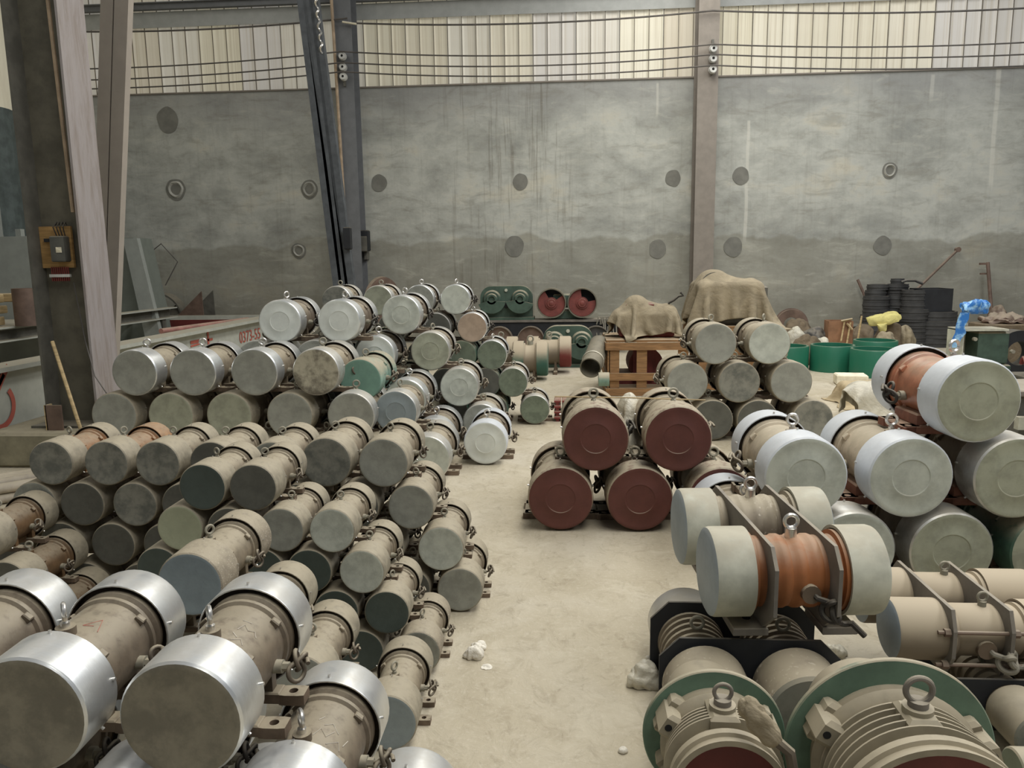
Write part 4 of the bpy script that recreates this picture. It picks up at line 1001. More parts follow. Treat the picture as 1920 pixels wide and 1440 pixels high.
crossmotor('crosswise_motor', 'crosswise motor with dusty caps fading to green, on the floor at the far end of the aisle', -.92, -.32, 12.95, .36, .6, .19, 'fadeg', 'fadeg', 'bodyd') if False else None
def fademat(name, c):
    t = NT(name); v = t.coord((1, 1, 1), rnd=False); sx = t.n('ShaderNodeSeparateXYZ'); g = t.n('ShaderNodeNewGeometry'); t.l(g.outputs['Normal'], sx.inputs[0])
    n = t.noise(v, 4, 3, .6); col = t.mix(t.smooth(t.math('ADD', sx.outputs[2], t.math('MULTIPLY', n, .5)), .0, .9), c, srgb(180, 166, 142))
    return t.base(col, .75)
MT['fadeg'] = fademat('dust_over_green', srgb(56, 96, 84)); MT['fader'] = fademat('dust_over_red', srgb(118, 52, 48)); MT['faded'] = fademat('dust_over_grey', srgb(126, 114, 98))
crossmotor('crosswise_motor', 'crosswise motor with dusty caps fading to green at the far end of the aisle', -.92, -.32, 12.95, .36, .6, .19, 'fadeg', 'fadeg', 'faded', 'crosswise motors at the far end of the aisle')
crossmotor('crosswise_motor', 'crosswise motor whose right end cap is dark red, behind the green faded one', -.72, .08, 13.75, .38, .56, .21, 'faded', 'faded', 'faded', 'crosswise motors at the far end of the aisle', capr='fader')
crossmotor('crosswise_motor', 'crosswise dusty tan motor farthest back, only its caps visible', -1.5, -.88, 13.75, .38, .56, .2, 'faded', 'faded', 'faded', 'crosswise motors at the far end of the aisle')
crossmotor('crosswise_motor', 'crosswise pale dusty motor seen between the green capped pile motors', -1.75, -1.1, 12.9, .33, .56, .2, 'faded', 'faded', 'faded', 'crosswise motors at the far end of the aisle')

# crate and what stands by it
def crate(name, label, x0, x1, y0, y1, h, mat, slats=(), closed=False):
    t = thing(name, label, 'crate', ((x0 + x1) / 2, (y0 + y1) / 2, 0)); w_, d = x1 - x0, y1 - y0; T = .035
    for z in (.06, h * .36, h - .06):
        if z == h * .36 and closed: continue
        put('rail', M().box((0, -d / 2 - T / 2, z), (w_ + .05, T, .11)), mat, t, smooth=None)
        put('rail', M().box((-w_ / 2 - T / 2, 0, z), (T, d, .11)), mat, t, smooth=None)
    xs_ = [-w_ / 2 + .06 + (w_ - .12) * f for f in (slats or (0, .38, .8, 1))]
    for x in xs_: put('board', M().box((x, -d / 2 + T / 2, h / 2), (.15, T, h)), mat, t, smooth=None)
    for f in (0, .5, 1): put('board', M().box((-w_ / 2 + T / 2, -d / 2 + .07 + (d - .14) * f, h / 2), (T, .14, h)), mat, t, smooth=None)
    n = 6
    for i in range(n): put('top_board', M().box((0, -d / 2 + d / n * (i + .5), h + .015 + .004 * (i % 2)), (w_ + .04, d / n - .015, .03)), mat, t, smooth=None)
    put('floor_board', M().box((0, 0, .1), (w_, d, .04)), mat, t, smooth=None)
    if closed: put('inner_panel', M().box((0, -d / 2 + .06, h / 2), (w_, .03, h)), mat, t, smooth=None)
    return t
cr = crate('wooden_crate', 'open pine crate with a dark red machine inside beside the motor pyramid', .60, 1.95, 11.3, 12.5, .80, MT['pine'], (0.03, .36, .85))
rm = thing('boxed_machine', 'dark red machine part inside the open pine crate', 'machine', (1.2, 11.95, .12))
put('drum', M().cyl((0, -.3, .3), (0, .3, .3), .26, 28), MT['beamr'], rm); put('bracket', M().box((0, 0, .08), (.9, .6, .16)).box((-.05, -.32, .3), (.3, .04, .5)), MT['beamr'], rm, smooth=None)
crate('wooden_crate', 'closed pine crate under the tall canvas tarp', 1.98, 3.25, 11.8, 13.0, .95, MT['pine'], (0, .3, .6, 1), True)
import numpy as np
def drape(name, label, cat, cx, cy, ztop, sx, sy, nx, ny, boxes, balls, zfloor, mat, rot=0, iters=260, seed=0, thick=.012, bend=.25):
    """a real sheet dropped over solids (position based cloth)"""
    rg = np.random.RandomState(seed); u = (np.arange(nx) / (nx - 1) - .5) * sx; v = (np.arange(ny) / (ny - 1) - .5) * sy
    U, V = np.meshgrid(u, v, indexing='ij'); ca, sa = math.cos(rot), math.sin(rot)
    P = np.stack([cx + U * ca - V * sa, cy + U * sa + V * ca, np.full_like(U, ztop) + rg.uniform(-.01, .01, U.shape)], -1)
    Q = P.copy(); lx, ly = sx / (nx - 1), sy / (ny - 1)
    def con(A, B, L, k):
        d = B - A; n = np.linalg.norm(d, axis=-1, keepdims=True) + 1e-9; c = d * ((n - L) / n) * .5 * k
        return c
    for it in range(iters):
        vel = (P - Q) * .97; Q = P.copy(); P = P + vel; P[..., 2] -= .0012
        for s_ in range(14):
            for (di, dj, L, k) in ((1, 0, lx, 1), (0, 1, ly, 1), (1, 1, math.hypot(lx, ly), .5), (2, 0, 2 * lx, bend), (0, 2, 2 * ly, bend)):
                for par in (0, 1) if di + dj < 3 and k == 1 else (0, 1):
                    if di and not dj:
                        A = P[par * di:-di:2 * di] if False else P[:-di]; 
                    A = P[:P.shape[0] - di, :P.shape[1] - dj]; B = P[di:, dj:]
                    c = con(A, B, L, k * .5); D_ = np.zeros_like(P)
                    D_[:P.shape[0] - di, :P.shape[1] - dj] += c; D_[di:, dj:] -= c
                    P += D_ * .9
            A = P[1:, :-1]; B = P[:-1, 1:]; c = con(A, B, math.hypot(lx, ly), .4); P[1:, :-1] += c * .5; P[:-1, 1:] -= c * .5
        for (x0, x1, y0, y1, z1) in boxes:
            ins = (P[..., 0] > x0) & (P[..., 0] < x1) & (P[..., 1] > y0) & (P[..., 1] < y1) & (P[..., 2] < z1)
            if ins.any():
                d = np.stack([P[..., 0] - x0, x1 - P[..., 0], P[..., 1] - y0, y1 - P[..., 1], z1 - P[..., 2]], -1); k = d.argmin(-1)
                for q, (ax, val) in enumerate(((0, x0), (0, x1), (1, y0), (1, y1), (2, z1))):
                    mk = ins & (k == q); P[..., ax][mk] = val; Q[mk] = P[mk] * .6 + Q[mk] * .4
        for (bx_, by_, bz_, br_) in balls:
            d = P - np.array([bx_, by_, bz_]); n = np.linalg.norm(d, axis=-1, keepdims=True); mk = (n[..., 0] < br_)
            P[mk] = (np.array([bx_, by_, bz_]) + d / (n + 1e-9) * br_)[mk]; Q[mk] = P[mk] * .6 + Q[mk] * .4
        mk = P[..., 2] < zfloor; P[..., 2][mk] = zfloor; Q[mk] = P[mk] * .8 + Q[mk] * .2
    vs = [tuple(float(x) for x in p) for p in P.reshape(-1, 3)]
    fs = [(i * ny + j, (i + 1) * ny + j, (i + 1) * ny + j + 1, i * ny + j + 1) for i in range(nx - 1) for j in range(ny - 1)]
    me = bpy.data.meshes.new(name); me.from_pydata(vs, [], fs); me.update(); me.shade_smooth()
    o = put(name, me, mat, smooth=None)
    md = o.modifiers.new('thickness', 'SOLIDIFY'); md.thickness = thick; md.offset = 1
    sb = o.modifiers.new('smooth', 'SUBSURF'); sb.levels = 1; sb.render_levels = 1
    return tag(o, label, cat)
MT['tarp'] = cloth('dusty_canvas', srgb(150, 138, 114))
cv = thing('covered_machine', 'dark red machine almost hidden beneath the low canvas on the open crate', 'machine', (1.2, 11.85, .84))
put('casing', M().box((0, 0, .17), (.82, .5, .34), bev=.03).box((-.1, .0, .42), (.42, .36, .2), bev=.03), MT['beamr'], cv)
drape('canvas_tarp', 'crumpled low canvas tarp bundled over parts on the open pine crate', 'tarp', 1.2, 11.82, 1.5, 1.4, 1.25, 56, 50,
      [(.76, 1.64, 11.58, 12.12, 1.20), (.58, 1.97, 11.28, 12.52, .87)], [(1.05, 11.8, 1.27, .19), (1.5, 11.75, 1.16, .17), (.82, 11.75, 1.12, .15)], .70, MT['tarp'], .35, 240, 3)
cv = thing('covered_machine', 'dark bulky machine beneath the tall canvas on the closed crate', 'machine', (2.55, 12.4, .99))
put('casing', M().box((0, 0, .3), (1.0, .9, .6), bev=.04).cyl((-.28, -.3, .6), (-.28, .3, .6), .2, 20), MT['steeld'], cv)
drape('canvas_tarp', 'tall tan canvas tarp draped over a machine on the closed crate', 'tarp', 2.52, 12.35, 1.95, 2.1, 1.9, 60, 54,
      [(2.02, 3.0, 11.90, 12.9, 1.64), (1.93, 3.28, 11.77, 13.0, .99)], [(2.3, 12.25, 1.56, .26), (2.3, 12.45, 1.56, .26), (2.82, 12.1, 1.52, .17)], .93, MT['tarp'], .12, 260, 5)
m = M(); c = hy(1268, 563, 11.7)
m.tube([c + Vector((-.12, 0, -.04)), c + Vector((-.04, 0, .0)), c + Vector((.03, 0, .06)), c + Vector((.1, 0, .07)), c + Vector((.06, 0, .12))], .02, 7); tag(put('cable_knot', m, MT['dkrub']), 'short knotted cable sticking out of the crumpled canvas bundle', 'cable')
a, b_ = hy(1107, 690, 10.95), Vector((.5, 11.75, .72)); a.z = max(a.z, .14)
t = thing('grey_tube', 'wide grey tube leaning against the left side of the open crate', 'tube', a)
put('shell', M().ring((0, 0, 0), b_ - a, .155, .14, 32), MT['steelm'], t); dd = (b_ - a).normalized()
put('strap', M().ring(dd * .22, dd * .25, .165, .15, 32), MT['wrap'], t)
tag(put('green_sleeve', M().ring(hy(1122, 711, 10.9) * 1, hy(1142, 711, 10.9), .1, .08, 24), MT['gn']), 'small aqua green sleeve at the corner of the open crate', 'sleeve')
# red finned blocks behind the small green floor motor
for k in range(4):
    x = -.20 + .10 * k; q = hz(1034 + 9 * k, 778, 0)
    m = M()
    for i in range(4): m.box((0, 0, .05 + .07 * i), (.085, .24, .035), bev=.008)
    m.box((0, 0, .14), (.04, .2, .28))
    tag(put('finned_block', m, MT['redrub'], None, (-.12 + .098 * k, 9.55, 0)), 'dark red finned block, %s of four behind the red motors' % ['leftmost', 'second from the left', 'third from the left', 'rightmost'][k], 'block', 'red finned blocks on the floor')
a, b_ = hy(1040, 743.5, 5.92), hy(1323, 750, 5.92)
tag(put('thin_rod', M().tube([a, a.lerp(b_, .5) + Vector((0, 0, .004)), b_], .006, 6), MT['pine2']), 'thin straight rod lying across the tops of the two upper red motors', 'rod')

# ---------------------------------------------------------------- right background
def drum(px0, px1, pyb, h, label, Yc=None):
    a, b_ = hz(px0, pyb, 0), hz(px1, pyb, 0); r = (b_.x - a.x) / 2
    c = ((a.x + b_.x) / 2, (a.y + b_.y) / 2 + (Yc or 0))
    t = thing('steel_drum_shell', label, 'drum', (c[0], c[1], 0), 0, 'green drum shells on the floor')
    put('shell', M().lathe([(0, r - .03), (0, r), (h - .02, r), (h, r - .01), (h, r - .045), (h - .05, r - .05), (.02, r - .05)], 48, 0, Matrix.Rotation(PI / 2, 4, 'X')), MT['drum'], t)
    put('liner', M().lathe([(h - .06, r - .045), (.03, r - .052), (.03, 0)], 40, 0, Matrix.Rotation(PI / 2, 4, 'X')), MT['drumin'], t)
    return t
drum(1518, 1600, 694, .46, 'glossy green open drum shell, middle of the row behind the pyramid')
drum(1435, 1514, 693, .44, 'glossy green open drum shell partly hidden by the motor pyramid')
drum(1593, 1680, 704, .46, 'glossy green open drum shell beside the white capped top motor')
drum(1608, 1690, 684, .44, 'glossy green open drum shell at the back between two others', .25)
P = [(-.26, -.17, 0), (.26, -.17, 0), (.26, .17, 0), (-.26, .17, 0), (-.26, -.17, .16), (.24, -.17, .17), (.22, .17, .17), (-.26, .17, .17)]
c = hy(1596, 700, 11.6)
bx = M().box((0, 0, .085), (.46, .3, .17), bev=.02)
tag(put('foam_block', bx, MT['foam'], None, (c.x + .25, 12.3, .0), (0, 0, -.15)), 'cream foam block lying on the tan wrapped bundle before the green drums', 'block')
def lump(name, label, cat, px0, px1, pyt, pyb, Y, mat, amp=.04, folds=.06, depth=.7, seed=1, group=None, z0=None, sc=4):
    a, b_ = hy(px0, pyb, Y), hy(px1, pyt, Y); zb = 0 if z0 is None else z0
    zt = b_.z; xc = (a.x + b_.x) / 2; rx = (b_.x - a.x) / 2
    o = put(name, blob(domepts(0, 0, 0, rx, depth / 2, zt - zb), 3, amp, sc, seed, folds), mat, None, (xc, Y, zb))
    return tag(o, label, cat, group)
WB = thing('wrapped_motor', 'small bulky motor hidden inside the tan wrapping', 'motor', (4.28, 10.7, 0))
put('casing', M().box((0, 0, .12), (.9, .5, .24), bev=.05), MT['foot'], WB)
drape('tan_wrapping', 'long tan wrapping sheet over a low load on the floor right of the pyramid', 'sheet', 4.28, 10.65, .45, 1.45, 1.05, 44, 36, [(3.8, 4.76, 10.42, 10.98, .27)], [], .0, MT.setdefault('wraptan', cloth('tan_wrap', srgb(182, 165, 132))), .1, 130, 2)
WB = thing('wrapped_motor', 'motor hidden under white plastic film behind the white capped motors', 'motor', (4.05, 9.75, 0))
put('casing', M().cyl((-.38, 0, .22), (.38, 0, .22), .19, 24), MT['castd'], WB)
drape('plastic_film', 'crumpled white plastic film over a small motor behind the white capped motors', 'sheet', 4.05, 9.75, .65, 1.3, 1.15, 46, 40, [], [(3.68, 9.75, .24, .21), (3.85, 9.75, .24, .21), (4.02, 9.75, .24, .21), (4.2, 9.75, .24, .2), (4.38, 9.75, .22, .18)], .0, MT['wrap'], .4, 150, 8)
m = M(); c = Vector((4.15, 9.66, .5))
for dx in (-.08, .06, .12): m.tube([c + Vector((dx, 0, -.05)), c + Vector((dx + .02, 0, .05)), c + Vector((dx + .05, .02, .09)), c + Vector((dx + .03, .03, .04))], .016, 6)
tag(put('cable_ends', m, MT['dkrub']), 'dark cable ends poking out of the white plastic wrapped motor', 'cable')
# clutter heap
CL = [
 ('scrap_plate', 'bent brown scrap plate low in the heap left of the cardboard box', 'scrap', 1462, 1530, 598, 655, 16.6, 'sack', 2),
 ('pale_rag', 'pale rag thrown on the scrap heap just right of the top pyramid motor', 'rag', 1468, 1512, 612, 645, 15.2, 'wrap', 5),
 ('brown_sack', 'brown sack in the heap beneath the pale rag', 'sack', 1478, 1545, 630, 668, 14.8, 'sack', 8),
 ('grey_scrap', 'grey crumpled sheet beside the heap in front of the cardboard box', 'scrap', 1515, 1560, 634, 656, 15.0, 'wrap', 11),
 ('dark_sack', 'dark folded sack right of the cardboard box', 'sack', 1590, 1640, 609, 658, 16.4, 'sack', 13),
 ('brown_sack', 'full brown sack under the yellow plastic bag', 'sack', 1640, 1692, 602, 655, 16.8, 'sack', 14),
 ('brown_sack', 'slumped brown sack under the end of the yellow bag, right side', 'sack', 1680, 1715, 608, 655, 16.9, 'tarp', 15),
 ('tied_sack', 'tied olive sack in front below the yellow plastic bag', 'sack', 1638, 1682, 622, 660, 15.6, 'tarp', 16),
 ('dark_scrap', 'dark scrap lump at the foot of the heap left of the cardboard box', 'scrap', 1500, 1556, 614, 655, 16.2, 'ringd', 18),
]
for nm, lab, cat, a, b_, c, d, Y, mt, sd in CL: lump(nm, lab, cat, a, b_, c, d, Y, MT[mt], .05, .07, .5, sd)
c = hy(1570, 650, 16.0)
t = thing('cardboard_box', 'open brown cardboard box with wood strips standing in it', 'box', (c.x, 16.0, 0), -.1)
w_, h = .46, .72
for nm, cc, dd_ in (('side', (0, -.2, h / 2), (w_, .01, h)), ('side', (0, .2, h / 2), (w_, .01, h)), ('side', (-w_ / 2, 0, h / 2), (.01, .4, h)), ('side', (w_ / 2, 0, h / 2), (.01, .4, h)), ('bottom', (0, 0, .01), (w_, .4, .01))):
    put(nm, M().box(cc, dd_), MT['card'], t, smooth=None)
for k, (q0, q1) in enumerate((((1577, 640), (1584, 600)), ((1586, 655), (1595, 604)), ((1598, 618), (1588, 606)), ((1577, 602), (1598, 598)), ((1608, 640), (1616, 592)))):
    a, b_ = hy(*q0, 15.7), hy(*q1, 15.75)
    tag(put('wood_strip', M().tube([a, b_], .02, 4), MT['pine2'], smooth=None), ['short pale wood strip in front of the cardboard box', 'longest pale wood strip leaning on the cardboard box', 'tiny slanting wood strip at the box corner', 'pale wood strip lying across the rim of the cardboard box', 'bent pale wood strip right of the cardboard box'][k], 'strip', 'pale wood strips by the cardboard box')
a, b_ = hy(1622, 606, 16.5), hy(1688, 594, 16.5)
P = [a + Vector((0, -.1, -.1)), a + Vector((0, -.1, .12)), a + Vector((0, .15, .1)), a.lerp(b_, .5) + Vector((0, -.15, -.1)), a.lerp(b_, .5) + Vector((0, .15, .13)), b_ + Vector((0, -.12, -.1)), b_ + Vector((0, -.1, .1)), b_ + Vector((-.05, .15, .1)), b_ + Vector((.06, 0, 0))]
t = thing('plastic_bag', 'yellow plastic bag draped over the brown sacks by the wall', 'bag', (0, 0, 0))
put('roll', blob(P, 3, .04, 5, 2, .06), MT['yellow'], t)
P = [hy(1640, 606, 16.35), hy(1668, 604, 16.35), hy(1664, 622, 16.3), hy(1650, 626, 16.3), hy(1648, 612, 16.2), hy(1660, 610, 16.5)]
put('hanging_flap', blob(P, 2, .03, 6, 5, .03), MT['yellow'], t)
c = hy(1488, 600, 18.4)
t = thing('round_plate', 'rusty dished round plate leaning on the wall behind the tarp', 'plate', (c.x, 18.5, 0), 0, None, 1, (math.radians(-8), 0, 0))
put('disc', M().lathe([(0, .18), (-.03, .3), (-.04, .36), (0, .37), (0, .4), (.03, .4), (.03, .18), (0, .18)], 36, 0, Matrix.Translation((0, 0, .42))), MT['rusty'], t)
# stacks of dark rings
SA = [((1643, 18.0), .30, [(1.0, .30), (.62, .24)], 'first'), ]
def rings(px, Y, spec, lab, n0):
    x = hy(px, 600, Y).x; z = 0
    W = ['bottom', 'second', 'third', 'fourth', 'fifth', 'sixth', 'seventh', 'eighth', 'ninth', 'tenth', 'eleventh']
    for i, (r, h) in enumerate(spec):
        lb = lab.replace('dark steel ring', ('topmost dark steel ring' if i == len(spec) - 1 else W[i] + ' dark steel ring' + (' from the floor' if i else '')))
        q = random.Random(i + int(px))
        tag(put('steel_ring', M().ring((0, 0, 0), (0, 0, h - .005), r, r - .05, 28).ring((0, 0, h * .4), (0, 0, h * .6), r + .012, r - .02, 28), MT['ringd'], None, (x + q.uniform(-.02, .02), Y + q.uniform(-.02, .02), z)), lb, 'ring', n0)
        z += h
rings(1640, 17.9, [(.3, .14)] * 5 + [(.27, .14)] * 3 + [(.22, .13)] * 2, 'dark steel ring in the left stepped stack by the wall', 'dark steel rings, left stack')
rings(1677, 18.0, [(.3, .14)] * 4 + [(.27, .14)] * 4 + [(.25, .13)] * 2 + [(.14, .12)], 'dark steel ring in the tallest stack by the wall', 'dark steel rings, tallest stack')
rings(1712, 17.6, [(.3, .14)] * 6 + [(.26, .14)] * 3, 'dark steel ring in the stack right of the tallest one', 'dark steel rings, third stack')
rings(1752, 17.7, [(.48, .2), (.48, .2), (.46, .18), (.44, .2)], 'dark steel ring, wide, in the low stack beneath the black tub', 'wide dark steel rings')
c = hy(1750, 545, 17.7); t = thing('black_tub', 'square black tub on top of the wide dark rings', 'tub', (c.x - .05, 17.7, .78))
z = .0
put('wall', M().ring((0, 0, 0), (0, 0, .5), .46, .40, 4), MT['black'], t, rot=(0, 0, PI / 4), smooth=None); put('bottom', M().box((0, 0, .02), (.56, .56, .03)), MT['black'], t, smooth=None)
for (q0, q1, r, lab) in (((1745, 528), (1796, 468), .03, 'steel pole leaning diagonally against the wall above the black tub'), ((1608, 524), (1626, 545), .035, 'short dark bar leaning out left of the ring stacks'), ((1852, 492), (1863, 640), .04, 'tall upright steel post by the wall behind the blue strap')):
    a, b_ = hy(*q0, 18.75), hy(*q1, 18.4)
    if q1[1] < q0[1]: a, b_ = hy(*q0, 18.4), hy(*q1, 18.8)
    hi, lo = (a, b_) if a.z > b_.z else (b_, a)
    if r < .04:
        lo = hi + (lo - hi) * ((hi.z - .02) / (hi.z - lo.z)); lo.y = 18.45; a, b_ = (hi, lo) if a.z > b_.z else (lo, hi)
    m = M().tube([a, b_], r, 8)
    if r == .03: m.cyl(b_ + Vector((0, -.04, 0)), b_ + Vector((0, .05, 0)), .06, 14)
    if r == .04: m.box(a + Vector((-.08, 0, -.03)), (.2, .05, .05)).box(a + Vector((-.07, 0, -.26)), (.16, .04, .04))
    tag(put('steel_pole', m, MT['rusty']), lab, 'pole')
m = M().tube([hy(1690, 529, 17.6), hy(1700, 526, 17.6), hy(1716, 526, 17.6), hy(1730, 532, 17.6)], .03, 7); tag(put('curved_hoop', m, MT['ringd']), 'thin curved hoop resting on the third ring stack', 'hoop')
lump('rusty_heap', 'rusty dished casting by the wall right of the blue strap', 'casting', 1850, 1890, 572, 640, 18.2, MT['rusty'], .05, .04, .6, 21)
lump('rusty_heap', 'second rusty casting by the wall at the right edge', 'casting', 1875, 1930, 590, 640, 18.0, MT['rusty'], .05, .04, .6, 22)
c = hy(1885, 640, 14.5); t = thing('scrap_bin', 'dusty brown bin of scrap behind the red springs', 'bin', (c.x, 14.6, 0))
put('wall', M().box((0, 0, .38), (.9, .7, .76), bev=.02), MT['sack'], t, smooth=None); put('contents', blob(domepts(0, 0, .76, .4, .3, .16), 2, .08, 9, 3), MT['rusty'], t)
c = hy(1907, 640, 13.2); tag(put('old_tyre', M().ring((c.x, 13.1, .38), (c.x, 13.4, .38), .38, .2, 32), MT['black'], None), 'dark round tyre-like ring at the right edge behind the red springs', 'ring')
# green machine case with the blue plastic strap
t = thing('green_machine', 'pale green flanged machine case with a blue strap over it', 'machine', (6.55, 12.6, 0))
put('flange_plate', M().box((-.05, 0, .84), (.68, .5, .03)).box((-.38, 0, .55), (.02, .5, .58)).box((.0, .2, .55), (.7, .02, .58)), MT['capcream'], t, smooth=None)
put('casing', M().box((.1, .0, .55), (.46, .4, .52), bev=.03).box((.12, 0, .2), (.52, .44, .18), bev=.02).box((.1, 0, .06), (.62, .5, .12), bev=.01), MT['gearg'], t)
put('bolt', M().cyl((-.2, -.26, .7), (-.2, -.2, .7), .03, 8), MT['gland'], t); put('bolt', M().cyl((.38, -.26, .5), (.38, -.2, .5), .03, 8), MT['gland'], t)
def ribbon(pp, Y, w_, th=.012):
    m = M(); vs = []
    for (px, py, ww) in pp:
        c = hy(px, py, Y); vs += [c + Vector((-ww / 2, 0, 0)), c + Vector((ww / 2, -.02, 0)), c + Vector((ww / 2, -.02 + th, 0)), c + Vector((-ww / 2, th, 0))]
    n = len(pp); fs = []
    for i in range(n - 1):
        for k in range(4):
            l = (k + 1) % 4; fs.append((4 * i + k, 4 * i + l, 4 * i + 4 + l, 4 * i + 4 + k))
    fs += [(0, 1, 2, 3), (4 * n - 1, 4 * n - 2, 4 * n - 3, 4 * n - 4)]
    return m.add(vs, fs)
t = thing('blue_strap', 'crumpled blue plastic strap hanging over the pale green machine', 'strap', (0, 0, 0))
put('tail', ribbon([(1809, 586, .12), (1806, 598, .15), (1800, 612, .12), (1801, 624, .15), (1793, 636, .12), (1790, 652, .08)], 12.3, .12), MT['bluep'], t, smooth=None)
A = hy(1824, 577, 12.5)
P = [A + Vector(v) for v in ((-.2, -.15, -.03), (-.17, .1, .08), (-.05, -.15, .13), (.08, .1, .14), (.17, -.12, .08), (.24, 0, .05), (.2, -.1, -.1), (.1, .12, -.12), (-.02, -.17, -.08), (-.2, .05, -.06))]
put('crumpled_end', blob(P, 3, .05, 7, 9, .08), MT['bluep'], t)
drum(1826, 1884, 690, .4, 'grey-green open drum shell just behind the terracotta motor').children[0].data.materials[0] = MT['gearg']
# red coil springs at the right edge
for k, (x, y) in enumerate(((7.0, 11.3), (7.35, 11.55), (7.05, 11.95), (7.5, 12.1), (7.75, 11.3))):
    m = M(); N = 90; ax = .8
    pts = [Vector((ax * i / N, .11 * math.cos(i * .6), .15 + .11 * math.sin(i * .6))) for i in range(N)]
    m.tube(pts, .03, 6)
    tag(put('coil_spring', m, MT['redrub'], None, (x - .2, y, .2 if k in (2, 3) else 0), (0, 0, math.radians(-25))), ['dark red coil spring on the floor at the left of the heap', 'dark red coil spring on the floor in the middle of the heap', 'dark red coil spring on the shelf, left one', 'dark red coil spring on the shelf, right one', 'dark red coil spring on the floor nearest the right edge'][k], 'spring', 'red coil springs at the right edge')
t = thing('parts_shelf', 'low dark shelf beneath the red springs', 'shelf', (7.4, 12.0, 0))
put('top', M().box((0, 0, .17), (1.2, .7, .03)), MT['steeld'], t, smooth=None)
for sx in (-.55, .55): put('leg', M().box((sx, 0, .08), (.06, .6, .16)), MT['steeld'], t, smooth=None)
# long dark timbers / shelf line at the wall foot
t = thing('wall_bench', 'low dusty bench rail along the wall behind the sacks', 'bench', (8.2, 18.3, 0))
put('rail', M().box((0, 0, .42), (3.4, .12, .05)), MT['beamg'], t, smooth=None)
for sx in (-1.5, 0, 1.5): put('leg', M().box((sx, 0, .2), (.08, .1, .4)), MT['steeld'], t, smooth=None)
# machinery bits beyond the terracotta motor at the right edge
c = hy(1905, 760, 6.3)
t = thing('bench_machine', 'dark slotted steel frame at the right edge behind the terracotta motor', 'frame', (c.x + .25, 6.4, 0))
put('block', M().box((0, 0, .45), (.6, .5, .9), bev=.02), MT['gbox'], t); put('top_plate', M().box((0, 0, .93), (.7, .6, .05), bev=.01), MT['plate'], t)
put('slotted_bar', M().box((-.1, -.3, .7), (.5, .06, .1)).box((-.1, -.3, .5), (.5, .06, .08)), MT['capcream'], t, smooth=None)

